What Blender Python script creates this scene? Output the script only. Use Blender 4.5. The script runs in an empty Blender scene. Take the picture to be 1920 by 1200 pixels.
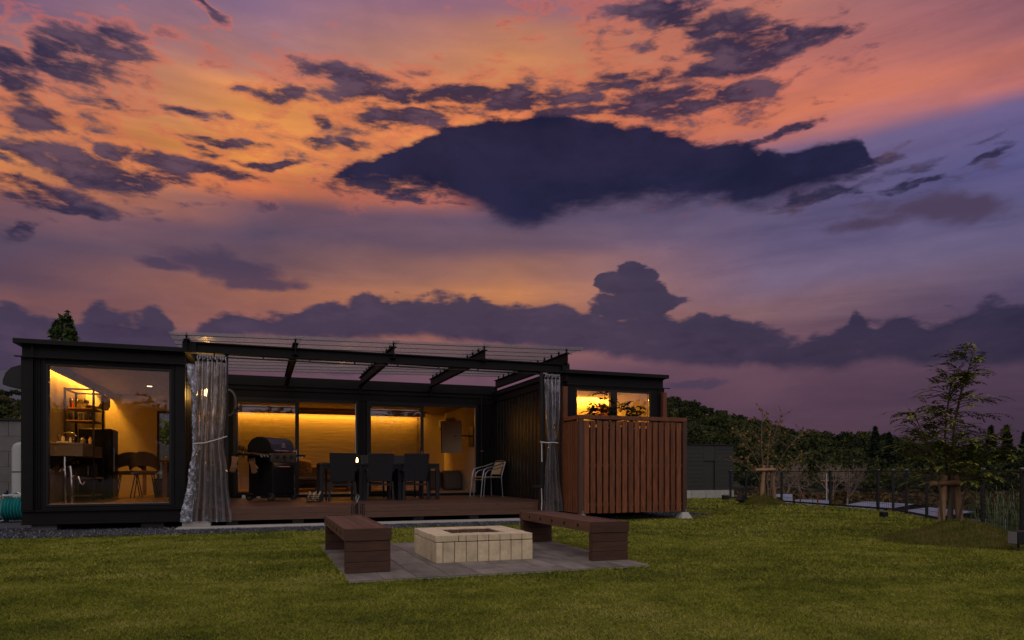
import bpy, math, random
import numpy as np
from math import pi, sin, cos, atan2, atan, radians, sqrt
from mathutils import Vector, Matrix
rnd = random.Random(7)
rng = np.random.default_rng(5)
SC = bpy.context.scene
COL = SC.collection

# ------------------------------------------------------------------ camera
CAM = Vector((3.691, -13.277, 1.0)); HEAD = radians(20.2)
cd = bpy.data.cameras.new('camera'); cam = bpy.data.objects.new('camera', cd); COL.objects.link(cam)
cam.location = CAM; cam.rotation_euler = (radians(90), 0, -HEAD)
cd.sensor_width = 36; cd.lens = 24; cd.shift_y = 0.148; cd.clip_start = 0.05; cd.clip_end = 3000
SC.camera = cam
SC.view_settings.view_transform = 'Standard'; SC.view_settings.look = 'None'
SC.view_settings.gamma = 1.0; SC.view_settings.exposure = 0.0; SC.view_settings.use_curve_mapping = False
SC.render.engine = 'CYCLES'
cy = SC.cycles
cy.use_denoising = True
try: cy.denoiser = 'OPENIMAGEDENOISE'
except Exception: pass
cy.max_bounces = 8; cy.diffuse_bounces = 4; cy.glossy_bounces = 3; cy.transmission_bounces = 6
cy.transparent_max_bounces = 32; cy.caustics_reflective = False; cy.caustics_refractive = False
cy.sample_clamp_indirect = 4.0

def lin(c):
    r = []
    for v in c:
        v = v/255.0
        r.append(v/12.92 if v <= 0.04045 else ((v+0.055)/1.055)**2.4)
    return (r[0], r[1], r[2], 1.0)

# ------------------------------------------------------------------ sky
W = bpy.data.worlds.new('World'); SC.world = W; W.use_nodes = True
nt = W.node_tree; nt.nodes.clear(); N = nt.nodes; L = nt.links
def skyco(px, py):        # a bearing (from the view heading, radians) and a height above the horizon
    az = atan((px-960)/1280.0)
    return az, atan((884-py)/1280.0*cos(az))
def S(sock, v):
    if isinstance(v, bpy.types.NodeSocket): L.new(v, sock)
    elif v is not None: sock.default_value = v
def mth(op, a, b=None, c=None, clamp=False):
    n = N.new('ShaderNodeMath'); n.operation = op; n.use_clamp = clamp
    S(n.inputs[0], a); S(n.inputs[1], b)
    if c is not None: S(n.inputs[2], c)
    return n.outputs[0]
def vmt(op, a, b=None, out=0):
    n = N.new('ShaderNodeVectorMath'); n.operation = op; S(n.inputs[0], a)
    if b is not None: S(n.inputs[1], b)
    return n.outputs[out]
def noise(vec, scale, detail=5, rough=.55, dist=0.0, out=0):
    n = N.new('ShaderNodeTexNoise'); S(n.inputs['Vector'], vec)
    n.inputs['Scale'].default_value = scale; n.inputs['Detail'].default_value = detail
    n.inputs['Roughness'].default_value = rough; n.inputs['Distortion'].default_value = dist
    return n.outputs[out]
def mixc(fac, a, b, mode='MIX'):
    n = N.new('ShaderNodeMix'); n.data_type = 'RGBA'; n.blend_type = mode
    S(n.inputs[0], fac); S(n.inputs[6], a); S(n.inputs[7], b); return n.outputs[2]
def mrange(v, a, b, c=0., d=1., smooth=True):
    n = N.new('ShaderNodeMapRange'); n.interpolation_type = 'SMOOTHSTEP' if smooth else 'LINEAR'
    S(n.inputs[0], v); S(n.inputs[1], a); S(n.inputs[2], b); S(n.inputs[3], c); S(n.inputs[4], d); return n.outputs[0]
tc = N.new('ShaderNodeTexCoord'); DIR = tc.outputs['Generated']
fwd = (sin(HEAD), cos(HEAD), 0); rgt = (cos(HEAD), -sin(HEAD), 0)
df = vmt('DOT_PRODUCT', DIR, fwd, 1); dr = vmt('DOT_PRODUCT', DIR, rgt, 1)
sp = N.new('ShaderNodeSeparateXYZ'); S(sp.inputs[0], DIR); dz = sp.outputs[2]
AZ = mth('ARCTAN2', dr, df); EL = mth('ARCSINE', dz)
cb = N.new('ShaderNodeCombineXYZ'); S(cb.inputs[0], dr); S(cb.inputs[1], df); S(cb.inputs[2], dz)
LOC = cb.outputs[0]                                   # direction in heading frame
flat = vmt('MULTIPLY', LOC, (1, 1, 3.2))
streak = vmt('MULTIPLY', LOC, (1, 1, 9))
# background gradient, five bearings
ELM = 0.72
w0 = noise(flat, 2.2, 3, .5)
elw = mth('ADD', EL, mth('MULTIPLY', mth('SUBTRACT', w0, .5), .07))
elw = mth('DIVIDE', elw, ELM)
cols = {
 0: [(0,(112,90,122)),(60,(146,110,124)),(110,(158,110,112)),(200,(206,130,88)),(255,(220,142,84)),(335,(198,120,78)),(385,(120,84,94)),(450,(86,70,92)),(520,(94,72,90)),(570,(118,80,86)),(640,(96,74,92)),(720,(80,68,92)),(880,(66,52,74))],
 480:[(0,(136,106,134)),(60,(152,112,124)),(120,(176,120,110)),(180,(220,142,82)),(250,(230,150,80)),(300,(232,146,74)),(345,(206,116,76)),(385,(112,82,96)),(440,(88,72,94)),(500,(102,78,92)),(555,(158,102,86)),(600,(146,94,86)),(650,(124,86,92)),(720,(90,66,84)),(880,(70,50,70))],
 960:[(0,(158,110,124)),(60,(196,130,102)),(120,(214,140,94)),(200,(224,134,78)),(300,(192,114,84)),(360,(112,84,100)),(410,(98,80,104)),(450,(110,86,102)),(500,(160,110,94)),(545,(190,124,84)),(600,(170,108,88)),(650,(148,98,98)),(700,(108,76,92)),(880,(74,54,74))],
 1440:[(0,(182,116,104)),(60,(186,116,106)),(120,(186,112,102)),(180,(200,116,96)),(235,(208,120,92)),(270,(168,108,112)),(310,(104,92,128)),(380,(96,86,118)),(450,(106,92,124)),(520,(116,98,126)),(585,(134,100,108)),(640,(118,84,96)),(700,(98,70,87)),(780,(86,62,80)),(880,(72,54,70))],
 1920:[(0,(150,98,110)),(60,(152,98,106)),(120,(184,110,102)),(165,(180,108,106)),(215,(108,96,140)),(300,(94,90,138)),(380,(98,92,134)),(450,(106,96,130)),(520,(104,90,118)),(570,(90,76,106)),(640,(82,64,86)),(720,(76,58,78)),(880,(62,48,64))]}
def ramp(stops, fac):
    n = N.new('ShaderNodeValToRGB'); cr = n.color_ramp; cr.interpolation = 'EASE'
    while len(cr.elements) > 1: cr.elements.remove(cr.elements[-1])
    cr.elements[0].position = stops[0][0]; cr.elements[0].color = stops[0][1]
    for p, c in stops[1:]:
        e = cr.elements.new(p); e.color = c
    S(n.inputs[0], fac); return n.outputs[0]
prev = None; pk = None
for px in (0, 480, 960, 1440, 1920):
    st = []
    for y, c in reversed(cols[px]):
        a, e = skyco(px, y); st.append((min(1, max(0, e/ELM)), lin(c)))
    st.append((min(1, st[-1][0]+.16), lin((118, 96, 126))))
    col = ramp(st, elw)
    a = skyco(px, 600)[0]
    prev = col if prev is None else mixc(mrange(AZ, pk, a, smooth=False), prev, col)
    pk = a
# the eastern half, away from the afterglow: greyer and bluer
back = ramp([(0, lin((172, 160, 172))), (.25, lin((184, 174, 186))), (.6, lin((166, 160, 180))), (1, lin((140, 134, 160)))], mth('DIVIDE', EL, 1.4))
base = mixc(mrange(df, .45, -.35), prev, back)
# high thin cloud streaks
tilt = N.new('ShaderNodeMapping'); S(tilt.inputs[0], streak); tilt.inputs['Rotation'].default_value = (0, .22, 0)
s1 = noise(tilt.outputs[0], 1.7, 7, .62, .5); s2 = noise(flat, 5.5, 7, .6, .3)
base = mixc(1.0, base, ramp([(.25, (.70, .72, .78, 1)), (.5, (.96, .96, .97, 1)), (.75, (1.17, 1.13, 1.07, 1))], s1), 'MULTIPLY')
base = mixc(.8, base, ramp([(.3, (.84, .85, .88, 1)), (.7, (1.13, 1.11, 1.06, 1))], s2), 'MULTIPLY')
# cloud density from elliptical patches broken up by fractal noise
n3 = noise(vmt('MULTIPLY', LOC, (1, 1, 1.9)), 6.0, 2, .5, 0, 1)
warp = vmt('MULTIPLY', vmt('SUBTRACT', n3, (.5, .5, .5)), (.16, .05, 0))
n4 = noise(vmt('MULTIPLY', LOC, (1, 1, 2.2)), 22.0, 3, .6, 0, 1)
warp2 = vmt('MULTIPLY', vmt('SUBTRACT', n4, (.5, .5, .5)), (.045, .018, 0))
pc = N.new('ShaderNodeCombineXYZ'); S(pc.inputs[0], AZ); S(pc.inputs[1], EL)
P = vmt('ADD', vmt('ADD', pc.outputs[0], warp), warp2)
PS = vmt('ADD', pc.outputs[0], warp2)
def patch(px, py, rx, ry, rot=0, src=None, infl=1.9):
    a, e = skyco(px, py)
    a1 = skyco(px+rx, py)[0]; a0 = skyco(px-rx, py)[0]
    e1 = skyco(px, py-ry)[1]; e0 = skyco(px, py+ry)[1]
    m = N.new('ShaderNodeMapping'); m.vector_type = 'TEXTURE'; S(m.inputs[0], src or P)
    m.inputs['Location'].default_value = (a, e, 0); m.inputs['Rotation'].default_value = (0, 0, radians(rot))
    m.inputs['Scale'].default_value = (infl*(a1-a0)/2, infl*(e1-e0)/2, 1)
    g = N.new('ShaderNodeTexGradient'); g.gradient_type = 'SPHERICAL'; S(g.inputs[0], m.outputs[0])
    return g.outputs[1]
def field(lst, src=None):
    v = None
    for it in lst:
        p = patch(*it[:5], src=src)
        if len(it) > 5: p = mth('MULTIPLY', p, it[5])
        v = p if v is None else mth('MAXIMUM', v, p)
    return v
fine = noise(vmt('MULTIPLY', LOC, (1, 1, 3.3)), 21, 8, .60, .25)
mid = noise(vmt('MULTIPLY', LOC, (1, 1, 2.0)), 9, 6, .58, .3)
def soft(dens, k, t0, t1, nz=None):
    return mrange(mth('ADD', dens, mth('MULTIPLY', mth('SUBTRACT', nz or fine, .5), k)), t0, t1)
# ragged small clouds
rag = field([(950,188,430,62,0,.47),(1360,75,270,85,-8,.47),(130,170,190,100,0,.47),(210,322,360,66,0,.47),(700,235,130,60,0,.47),(560,270,190,40,0,.47),(1300,215,230,50,0,.47),(1650,340,260,50,0,.47),(880,187,270,26,0),(1150,155,120,19,2),(645,140,95,20,-3),(515,160,62,13,5),(1270,195,160,30,-3),(1090,215,150,16,0,.9),(745,222,85,20,3),(690,265,48,14,-5),
 (1310,38,150,30,-14),(1440,82,135,20,-4),(1400,122,165,17,3),(1225,14,70,18,0),(215,105,115,46,8),(150,130,75,44,0),(55,158,66,42,-12),(48,225,52,22,8),
 (55,296,140,22,0),(190,320,230,26,0),(385,322,110,16,-3),(100,285,120,16,0),(30,345,120,18,0),(505,306,70,8,6),(95,376,115,12,2),(10,412,45,20,20),(225,288,50,14,8),
 (430,262,48,9,3),(590,260,55,17,5),(385,204,50,10,5),(395,284,24,12,0),(605,214,24,10,0),(1500,240,58,10,12),(1620,318,90,9,6),(1700,345,80,9,3),(1530,372,60,9,6),(1840,300,55,7,6,.9),
 (740,358,110,20,0),(415,16,40,8,-20,.75)])
low = field([(440,505,150,26,-8),(500,530,90,18,4),(300,492,60,14,-5,.9),(1790,392,170,36,-14,.82),(1620,420,150,20,0,.7),(1300,722,60,8,3,.9),(640,700,150,9,0,.7)], PS)
def curve(pts, lo, hi):
    n = N.new('ShaderNodeFloatCurve'); c = n.mapping.curves[0]
    q = []
    for px, py in pts:
        a, e = skyco(px, py); q.append(((a+.8)/1.6, (e-lo)/(hi-lo)))
    c.points[0].location = q[0]; c.points[1].location = q[-1]
    for p in q[1:-1]: c.points.new(*p)
    n.mapping.extend = 'HORIZONTAL'; n.mapping.update()
    S(n.inputs[1], mth('DIVIDE', mth('ADD', AZ, .8), 1.6, None, True))
    return mth('ADD', mth('MULTIPLY', n.outputs[0], hi-lo), lo)
rag = mth('MINIMUM', mth('MULTIPLY', rag, 1.42), .98)
m_rag = soft(rag, 2.5, .42, 1.0)
ltop = curve([(560,420),(650,326),(720,304),(800,264),(880,237),(960,224),(1040,226),(1120,237),(1200,248),(1270,262),(1310,284),(1370,278),(1440,290),(1490,294),(1540,278),(1600,268),(1630,300),(1680,420)], 0, .6)
lbot = curve([(560,300),(650,322),(720,322),(800,334),(850,350),(900,366),(940,386),(985,398),(1040,386),(1100,372),(1160,358),(1250,350),(1350,354),(1400,368),(1470,352),(1540,332),(1600,306),(1680,260)], 0, .6)
wob = mth('ADD', mth('MULTIPLY', mth('SUBTRACT', mid, .5), .03), mth('MULTIPLY', mth('SUBTRACT', fine, .5), .028))
m_len = mth('MULTIPLY', mrange(mth('SUBTRACT', mth('ADD', ltop, wob), EL), -.010, -.001), mrange(mth('SUBTRACT', EL, mth('ADD', lbot, mth('MULTIPLY', wob, -1.4))), -.030, .002))
m_low = soft(low, 1.1, .34, .74, mid)
shade = ramp([(.34, lin((28, 29, 55))), (.48, lin((43, 40, 68))), (.62, lin((88, 68, 88)))], mth('ADD', mth('MULTIPLY', mid, .45), mth('MULTIPLY', fine, .55)))
lensc = ramp([(.3, lin((26, 27, 54))), (.7, lin((38, 36, 66)))], mid)
# warm rim where thin cloud takes the afterglow
rimf = mth('MULTIPLY', soft(rag, 2.1, .22, .44), mth('SUBTRACT', 1, m_rag))
glow = mth('MULTIPLY', mrange(AZ, .55, .1), mrange(EL, .33, .40))
col = mixc(mth('MULTIPLY', mth('MULTIPLY', rimf, glow), .45), base, lin((206, 104, 80)))
col = mixc(mth('MULTIPLY', m_low, .86), col, lin((72, 58, 82)))
col = mixc(mth('MULTIPLY', m_rag, .95), col, shade)
col = mixc(mth('MULTIPLY', m_len, .99), col, lensc)
# bank of cumulus low above the horizon
top = curve([(0,578),(60,574),(125,592),(190,570),(245,588),(300,572),(345,615),(400,585),(500,575),(600,566),(700,556),(800,548),(860,556),(950,560),(1050,566),(1120,580),(1260,582),(1350,582),(1410,590),(1470,626),(1540,612),(1588,598),(1604,576),(1622,598),(1700,594),(1780,578),(1850,562),(1920,552)], 0, .4)
bot = curve([(0,740),(200,735),(330,700),(420,650),(600,640),(700,636),(900,648),(1060,662),(1200,684),(1400,692),(1700,690),(1920,684)], 0, .4)
vo = N.new('ShaderNodeTexVoronoi'); vo.feature = 'SMOOTH_F1'; vo.inputs['Scale'].default_value = 22; vo.inputs['Smoothness'].default_value = .25
S(vo.inputs['Vector'], vmt('ADD', LOC, vmt('MULTIPLY', vmt('SUBTRACT', n4, (.5,.5,.5)), (.05,.05,.05))))
puff = mth('SUBTRACT', mth('MULTIPLY', mth('SUBTRACT', .45, vo.outputs['Distance']), .028), mth('MULTIPLY', mth('SUBTRACT', .5, fine), .035))
topn = mth('ADD', top, mth('ADD', puff, mth('MULTIPLY', mth('SUBTRACT', mid, .5), .035)))
bank = mrange(mth('SUBTRACT', topn, EL), -.002, .010)
botn = mth('ADD', bot, mth('MULTIPLY', mth('SUBTRACT', mid, .5), .05))
bank = mth('MULTIPLY', bank, mrange(mth('SUBTRACT', EL, botn), -.004, .014))
tower = field([(1190,572,90,30,0),(1186,536,52,38,0),(1148,532,32,24,0),(1226,545,34,28,0),(1186,510,34,20,0),(1215,520,26,20,0)], PS)
tower = mrange(mth('ADD', tower, mth('ADD', mth('MULTIPLY', mth('SUBTRACT', mid, .5), .5), mth('MULTIPLY', puff, 7))), .42, .54)
tower = mth('MULTIPLY', tower, mrange(EL, .15, .19))
bank = mth('MAXIMUM', bank, tower)
bankc = mixc(mrange(EL, .13, .25), mixc(mrange(AZ, .05, .6), lin((66, 54, 78)), lin((50, 43, 66))), mixc(mrange(AZ, .05, .6), lin((58, 52, 77)), lin((47, 44, 70))))
bankc = mixc(1.0, bankc, ramp([(.34, (.74, .76, .84, 1)), (.5, (1, 1, 1, 1)), (.64, (1.34, 1.22, 1.16, 1))], mth('ADD', mth('MULTIPLY', mid, .6), mth('MULTIPLY', fine, .4))), 'MULTIPLY')
front = mrange(df, -.1, .3)
col = mixc(mth('MULTIPLY', mth('MULTIPLY', bank, front), .94), col, bankc)
col = mixc(mrange(EL, .0, -.06), col, lin((40, 36, 40)))
bg = N.new('ShaderNodeBackground'); S(bg.inputs[0], col); bg.inputs[1].default_value = 1.0
sk = N.new('ShaderNodeTexSky'); sk.sky_type = 'NISHITA'; sk.sun_disc = False
sk.sun_elevation = radians(2); sk.sun_rotation = radians(160)
bg2 = N.new('ShaderNodeBackground'); S(bg2.inputs[0], sk.outputs[0]); bg2.inputs[1].default_value = 0.002
ad = N.new('ShaderNodeAddShader'); S(ad.inputs[0], bg.outputs[0]); S(ad.inputs[1], bg2.outputs[0])
wo = N.new('ShaderNodeOutputWorld'); S(wo.inputs[0], ad.outputs[0])
W.cycles.sampling_method = 'MANUAL'; W.cycles.sample_map_resolution = 512

# dusk glow from the open sky behind the camera: one very soft sun
sd = bpy.data.lights.new('sun', 'SUN'); sd.energy = .66; sd.angle = radians(70); sd.color = (1.0, .93, .74)
so = bpy.data.objects.new('sun', sd); COL.objects.link(so)
so.rotation_euler = Vector((-.25, -.50, .83)).to_track_quat('Z', 'Y').to_euler()

# ------------------------------------------------------------------ materials
MATS = {}
def mat(name, color, rough=.6, metal=0., var=.0, vscale=8., vaxis=(1,1,1), bump=0., bscale=30., color2=None, emit=None, estr=0., spec=.5, coat=0.):
    m = bpy.data.materials.new(name); m.use_nodes = True; t = m.node_tree; b = t.nodes['Principled BSDF']
    c = (*color, 1) if len(color) == 3 else color
    b.inputs['Base Color'].default_value = c; b.inputs['Roughness'].default_value = rough; b.inputs['Metallic'].default_value = metal
    b.inputs['Specular IOR Level'].default_value = spec; b.inputs['Coat Weight'].default_value = coat
    if emit: b.inputs['Emission Color'].default_value = (*emit, 1); b.inputs['Emission Strength'].default_value = estr
    if var or bump:
        tcn = t.nodes.new('ShaderNodeTexCoord'); mp = t.nodes.new('ShaderNodeMapping'); mp.inputs['Scale'].default_value = vaxis
        oi = t.nodes.new('ShaderNodeObjectInfo'); av = t.nodes.new('ShaderNodeVectorMath'); av.operation = 'ADD'
        t.links.new(tcn.outputs['Object'], av.inputs[0]); 
        ml = t.nodes.new('ShaderNodeMath'); ml.operation = 'MULTIPLY'; ml.inputs[1].default_value = 37.0
        t.links.new(oi.outputs['Random'], ml.inputs[0]); t.links.new(ml.outputs[0], av.inputs[1])
        t.links.new(av.outputs[0], mp.inputs[0])
        nz = t.nodes.new('ShaderNodeTexNoise'); nz.inputs['Scale'].default_value = vscale; nz.inputs['Detail'].default_value = 6
        nz.inputs['Roughness'].default_value = .62; t.links.new(mp.outputs[0], nz.inputs['Vector'])
        if var:
            r = t.nodes.new('ShaderNodeValToRGB'); r.color_ramp.elements[0].position = .28; r.color_ramp.elements[1].position = .72
            lo = [max(0, v*(1-var)) for v in c[:3]]; hi = [v*(1+var) for v in (color2 or c)[:3]]
            r.color_ramp.elements[0].color = (*lo, 1); r.color_ramp.elements[1].color = (*hi, 1)
            t.links.new(nz.outputs[0], r.inputs[0])
            hs = t.nodes.new('ShaderNodeHueSaturation'); mr = t.nodes.new('ShaderNodeMapRange')
            mr.inputs[3].default_value = 1-var*.45; mr.inputs[4].default_value = 1+var*.45
            t.links.new(oi.outputs['Random'], mr.inputs[0]); t.links.new(mr.outputs[0], hs.inputs['Value'])
            t.links.new(r.outputs[0], hs.inputs['Color']); t.links.new(hs.outputs[0], b.inputs['Base Color'])
            rr = t.nodes.new('ShaderNodeMapRange'); rr.inputs[3].default_value = max(0, rough-.1); rr.inputs[4].default_value = min(1, rough+.1)
            t.links.new(nz.outputs[0], rr.inputs[0]); t.links.new(rr.outputs[0], b.inputs['Roughness'])
        if bump:
            n2 = t.nodes.new('ShaderNodeTexNoise'); n2.inputs['Scale'].default_value = bscale; n2.inputs['Detail'].default_value = 4
            t.links.new(mp.outputs[0], n2.inputs['Vector'])
            bp = t.nodes.new('ShaderNodeBump'); bp.inputs['Strength'].default_value = bump; bp.inputs['Distance'].default_value = .01
            t.links.new(n2.outputs[0], bp.inputs['Height']); t.links.new(bp.outputs[0], b.inputs['Normal'])
    MATS[name] = m; return m
def clearmat(name, tint, gloss_rough, base_ref, diff=0., diffc=(.8,.8,.82), fk=1.0, wave=0.):
    m = bpy.data.materials.new(name); m.use_nodes = True; t = m.node_tree; t.nodes.clear(); n = t.nodes; l = t.links
    tr = n.new('ShaderNodeBsdfTransparent'); tr.inputs[0].default_value = (*tint, 1)
    gl = n.new('ShaderNodeBsdfGlossy'); gl.inputs['Roughness'].default_value = gloss_rough; gl.inputs['Color'].default_value = (1, 1, 1, 1)
    fr = n.new('ShaderNodeFresnel'); fr.inputs[0].default_value = 1.5
    mr = n.new('ShaderNodeMath'); mr.operation = 'MULTIPLY_ADD'; mr.inputs[1].default_value = fk; mr.inputs[2].default_value = base_ref; mr.use_clamp = True
    l.new(fr.outputs[0], mr.inputs[0])
    mx = n.new('ShaderNodeMixShader'); l.new(mr.outputs[0], mx.inputs[0]); l.new(tr.outputs[0], mx.inputs[1]); l.new(gl.outputs[0], mx.inputs[2])
    last = mx
    if diff:
        df_ = n.new('ShaderNodeBsdfDiffuse'); df_.inputs[0].default_value = (*diffc, 1)
        tl = n.new('ShaderNodeBsdfTranslucent'); tl.inputs[0].default_value = (*diffc, 1)
        md = n.new('ShaderNodeMixShader'); md.inputs[0].default_value = .5; l.new(df_.outputs[0], md.inputs[1]); l.new(tl.outputs[0], md.inputs[2])
        m2 = n.new('ShaderNodeMixShader'); m2.inputs[0].default_value = diff; l.new(mx.outputs[0], m2.inputs[1]); l.new(md.outputs[0], m2.inputs[2]); last = m2
    if wave:
        tcn = n.new('ShaderNodeTexCoord'); nz = n.new('ShaderNodeTexNoise'); nz.inputs['Scale'].default_value = 5; nz.inputs['Detail'].default_value = 3
        mp = n.new('ShaderNodeMapping'); mp.inputs['Scale'].default_value = (2.5, 2.5, .6)
        l.new(tcn.outputs['Object'], mp.inputs[0]); l.new(mp.outputs[0], nz.inputs['Vector'])
        bp = n.new('ShaderNodeBump'); bp.inputs['Strength'].default_value = wave; bp.inputs['Distance'].default_value = .05
        l.new(nz.outputs[0], bp.inputs['Height']); l.new(bp.outputs[0], gl.inputs['Normal'])
    o = n.new('ShaderNodeOutputMaterial'); l.new(last.outputs[0], o.inputs[0]); MATS[name] = m; return m

black = mat('black_steel', (.0075, .0070, .0066), .55, spec=.22, var=.25, vscale=3, bump=.15, bscale=60)
side_steel = mat('inner_wall_steel', (.012, .011, .010), .3, spec=.4, var=.3, vscale=2, vaxis=(1, 1, .3))
trimm = mat('trim_metal', (.012, .011, .011), .4, spec=.4)
alu = mat('aluminium', (.55, .55, .57), .28, metal=.9)
chrome = mat('chrome', (.75, .75, .75), .08, metal=1)
deckm = mat('deck_board', (.115, .054, .033), .42, var=.22, vscale=4, vaxis=(1, 8, 8), bump=.2, bscale=50)
cedar = mat('cedar_slat', (.19, .058, .019), .6, var=.5, vscale=5, vaxis=(6, 6, .7), bump=.3, bscale=30)
cedar_d = mat('cedar_post', (.09, .042, .024), .65, var=.35, vscale=5, vaxis=(6, 6, .7), bump=.3, bscale=30)
benchm = mat('bench_timber_shaded', (.066, .026, .012), .62, var=.35, vscale=6, vaxis=(.8, 5, 5), bump=.35, bscale=25)  # darker timber copy: shade on the bench ends put into the colour
benchy = mat('bench_timber_lit_lengthwise', (.115, .052, .027), .6, var=.35, vscale=6, vaxis=(5, .8, 5), bump=.35, bscale=25)  # grain runs lengthwise; lighter copy with light on the tops put into the colour
shadem = mat('recess_shade_paint', (.006, .005, .005), .9)  # near-black paint for the shade inside holes and gaps
brickm = mat('fire_brick', (.68, .55, .35), .85, var=.24, vscale=9, bump=.25, bscale=90)
mortar = mat('pit_mortar', (.05, .035, .022), .95)
sootm = mat('soot_brick', (.12, .07, .045), .9, var=.4, vscale=8)
tilem = mat('stone_tile', (.19, .165, .135), .7, var=.45, vscale=5, vaxis=(1, .35, 1), bump=.25, bscale=40)
grout = mat('tile_grout', (.33, .31, .26), .9)
concm = mat('concrete', (.42, .40, .36), .85, var=.14, vscale=6, bump=.2, bscale=60)
concd = mat('concrete_dark', (.17, .16, .15), .9, var=.2, vscale=3, bump=.2, bscale=40)
gravelm = mat('gravel', (.045, .047, .055), .9, var=.5, vscale=60)
glass = clearmat('window_glass', (.97, .97, .96), .0, .015, fk=.8)
darkglass = clearmat('tinted_glass', (.6, .6, .6), .02, .05)
roofclear = clearmat('clear_corrugated', (.94, .93, .93), .25, .012, diff=.16, diffc=(.85, .82, .82), fk=.3)
plastic = clearmat('clear_vinyl', (.95, .95, .97), .10, .28, diff=.12, diffc=(.92, .92, 1.0), wave=.4, fk=1.3)
foilm = mat('crumpled_foil', (.35, .36, .40), .25, metal=.7, var=.5, vscale=20, bump=1., bscale=30)
wallin = mat('plaster_wall', (.62, .58, .50), .8, var=.05, vscale=3)
accent = mat('wavy_wall_panel', (.56, .50, .40), .6, var=.10, vscale=1.4, vaxis=(.8, 1, 9), bump=.6, bscale=2.2)
conwall = mat('kitchen_plaster', (.34, .31, .27), .75, var=.35, vscale=2.2, bump=.2, bscale=8)
ceilm = mat('ceiling_board', (.34, .26, .17), .7, var=.2, vscale=3, vaxis=(6, .6, 1))
floorm = mat('wood_floor', (.34, .20, .10), .38, var=.22, vscale=5, vaxis=(6, .7, 1))
cement = mat('cement_counter', (.21, .20, .19), .6, var=.2, vscale=5)
woodm = mat('warm_wood', (.32, .17, .08), .5, var=.25, vscale=6, vaxis=(1, 5, 5))
fabg = mat('grey_fabric', (.17, .15, .13), .9, var=.15, vscale=30)
fabk = mat('brown_upholstery', (.19, .15, .11), .85, var=.15, vscale=25)
rattan = mat('dark_rattan', (.017, .019, .023), .6, var=.3, vscale=60, bump=.8, bscale=120)
tablem = mat('dark_table_metal', (.026, .027, .032), .5, spec=.3, var=.15)
ledm = mat('led_strip_glow', (1, .6, .2), .5, emit=(1, .52, .08), estr=6.0)
bulbm = mat('lamp_glow', (1, .8, .4), .5, emit=(1, .60, .18), estr=60.0)
downm = mat('downlight_glow', (1, .8, .5), .5, emit=(1, .66, .32), estr=7.0)
flamem = mat('candle_glow', (1, .8, .4), .5, emit=(1, .62, .22), estr=14.0)
white = mat('white_paint', (.72, .72, .70), .5)
grillm = mat('grill_enamel', (.018, .018, .020), .25, coat=.3)
steelp = mat('stainless_panel', (.42, .42, .43), .32, metal=.85)
lidm = mat('grill_lid', (.10, .105, .12), .3, metal=.75)
rubber = mat('rubber', (.03, .03, .03), .8)
leather = mat('tan_leather', (.34, .19, .10), .7, var=.2, vscale=10)
greenh = mat('teal_hose', (.02, .26, .26), .35)
barkm = mat('young_bark', (.10, .075, .045), .85, var=.3, vscale=20)
stakem = mat('stake_log', (.30, .17, .085), .7, var=.3, vscale=10, vaxis=(1, 1, .4))
logm = mat('split_log', (.50, .38, .24), .8, var=.3, vscale=10)
rope = mat('white_rope', (.75, .73, .70), .7)
weavem = mat('tan_weave', (.42, .29, .16), .7, var=.3, vscale=50)
pillowm = mat('patterned_cloth', (.22, .09, .04), .9, var=.7, vscale=16, color2=(.5, .34, .16))
redm = mat('red_enamel', (.6, .03, .02), .4)
fencem = mat('fence_black', (.012, .012, .013), .5)
shedm = mat('shed_cladding', (.034, .032, .030), .7, var=.15)
leafm = None

def foliage(name, cols_, trans=.25, scale=.15):
    m = bpy.data.materials.new(name); m.use_nodes = True; t = m.node_tree; b = t.nodes['Principled BSDF']
    at = t.nodes.new('ShaderNodeAttribute'); at.attribute_name = 'tone'
    r = t.nodes.new('ShaderNodeValToRGB'); cr = r.color_ramp
    for i, c in enumerate(cols_):
        p = i/(len(cols_)-1)
        e = cr.elements[0] if i == 0 else (cr.elements[-1] if i == len(cols_)-1 else cr.elements.new(p))
        e.position = p; e.color = (*c, 1)
    t.links.new(at.outputs['Fac'], r.inputs[0]); t.links.new(r.outputs[0], b.inputs['Base Color'])
    b.inputs['Roughness'].default_value = .8; b.inputs['Specular IOR Level'].default_value = .06
    MATS[name] = m; return m
forest_f = foliage('forest_leaves', [(.010, .016, .008), (.028, .038, .015), (.056, .064, .020), (.095, .086, .034)])
conifer_f = foliage('conifer_leaves', [(.014, .022, .014), (.026, .036, .020)])
brush_f = foliage('autumn_brush', [(.055, .038, .018), (.11, .065, .026), (.12, .088, .034), (.06, .055, .026)])
tree_f = foliage('ash_leaves', [(.07, .10, .02), (.16, .18, .032), (.25, .23, .045)])
yellow_f = foliage('yellow_leaves', [(.15, .12, .03), (.30, .19, .05), (.28, .10, .04)])
nand_f = foliage('dark_leaves', [(.012, .02, .009), (.03, .045, .015)])
reed_f = foliage('reed_leaves', [(.07, .10, .04), (.16, .19, .09)])
grass_f = foliage('grass_blades', [(.040, .060, .010), (.165, .195, .020), (.29, .29, .034), (.44, .38, .12)])
gravel_f = foliage('gravel_stones', [(.02, .021, .026), (.06, .063, .075), (.28, .28, .30)])

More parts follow.
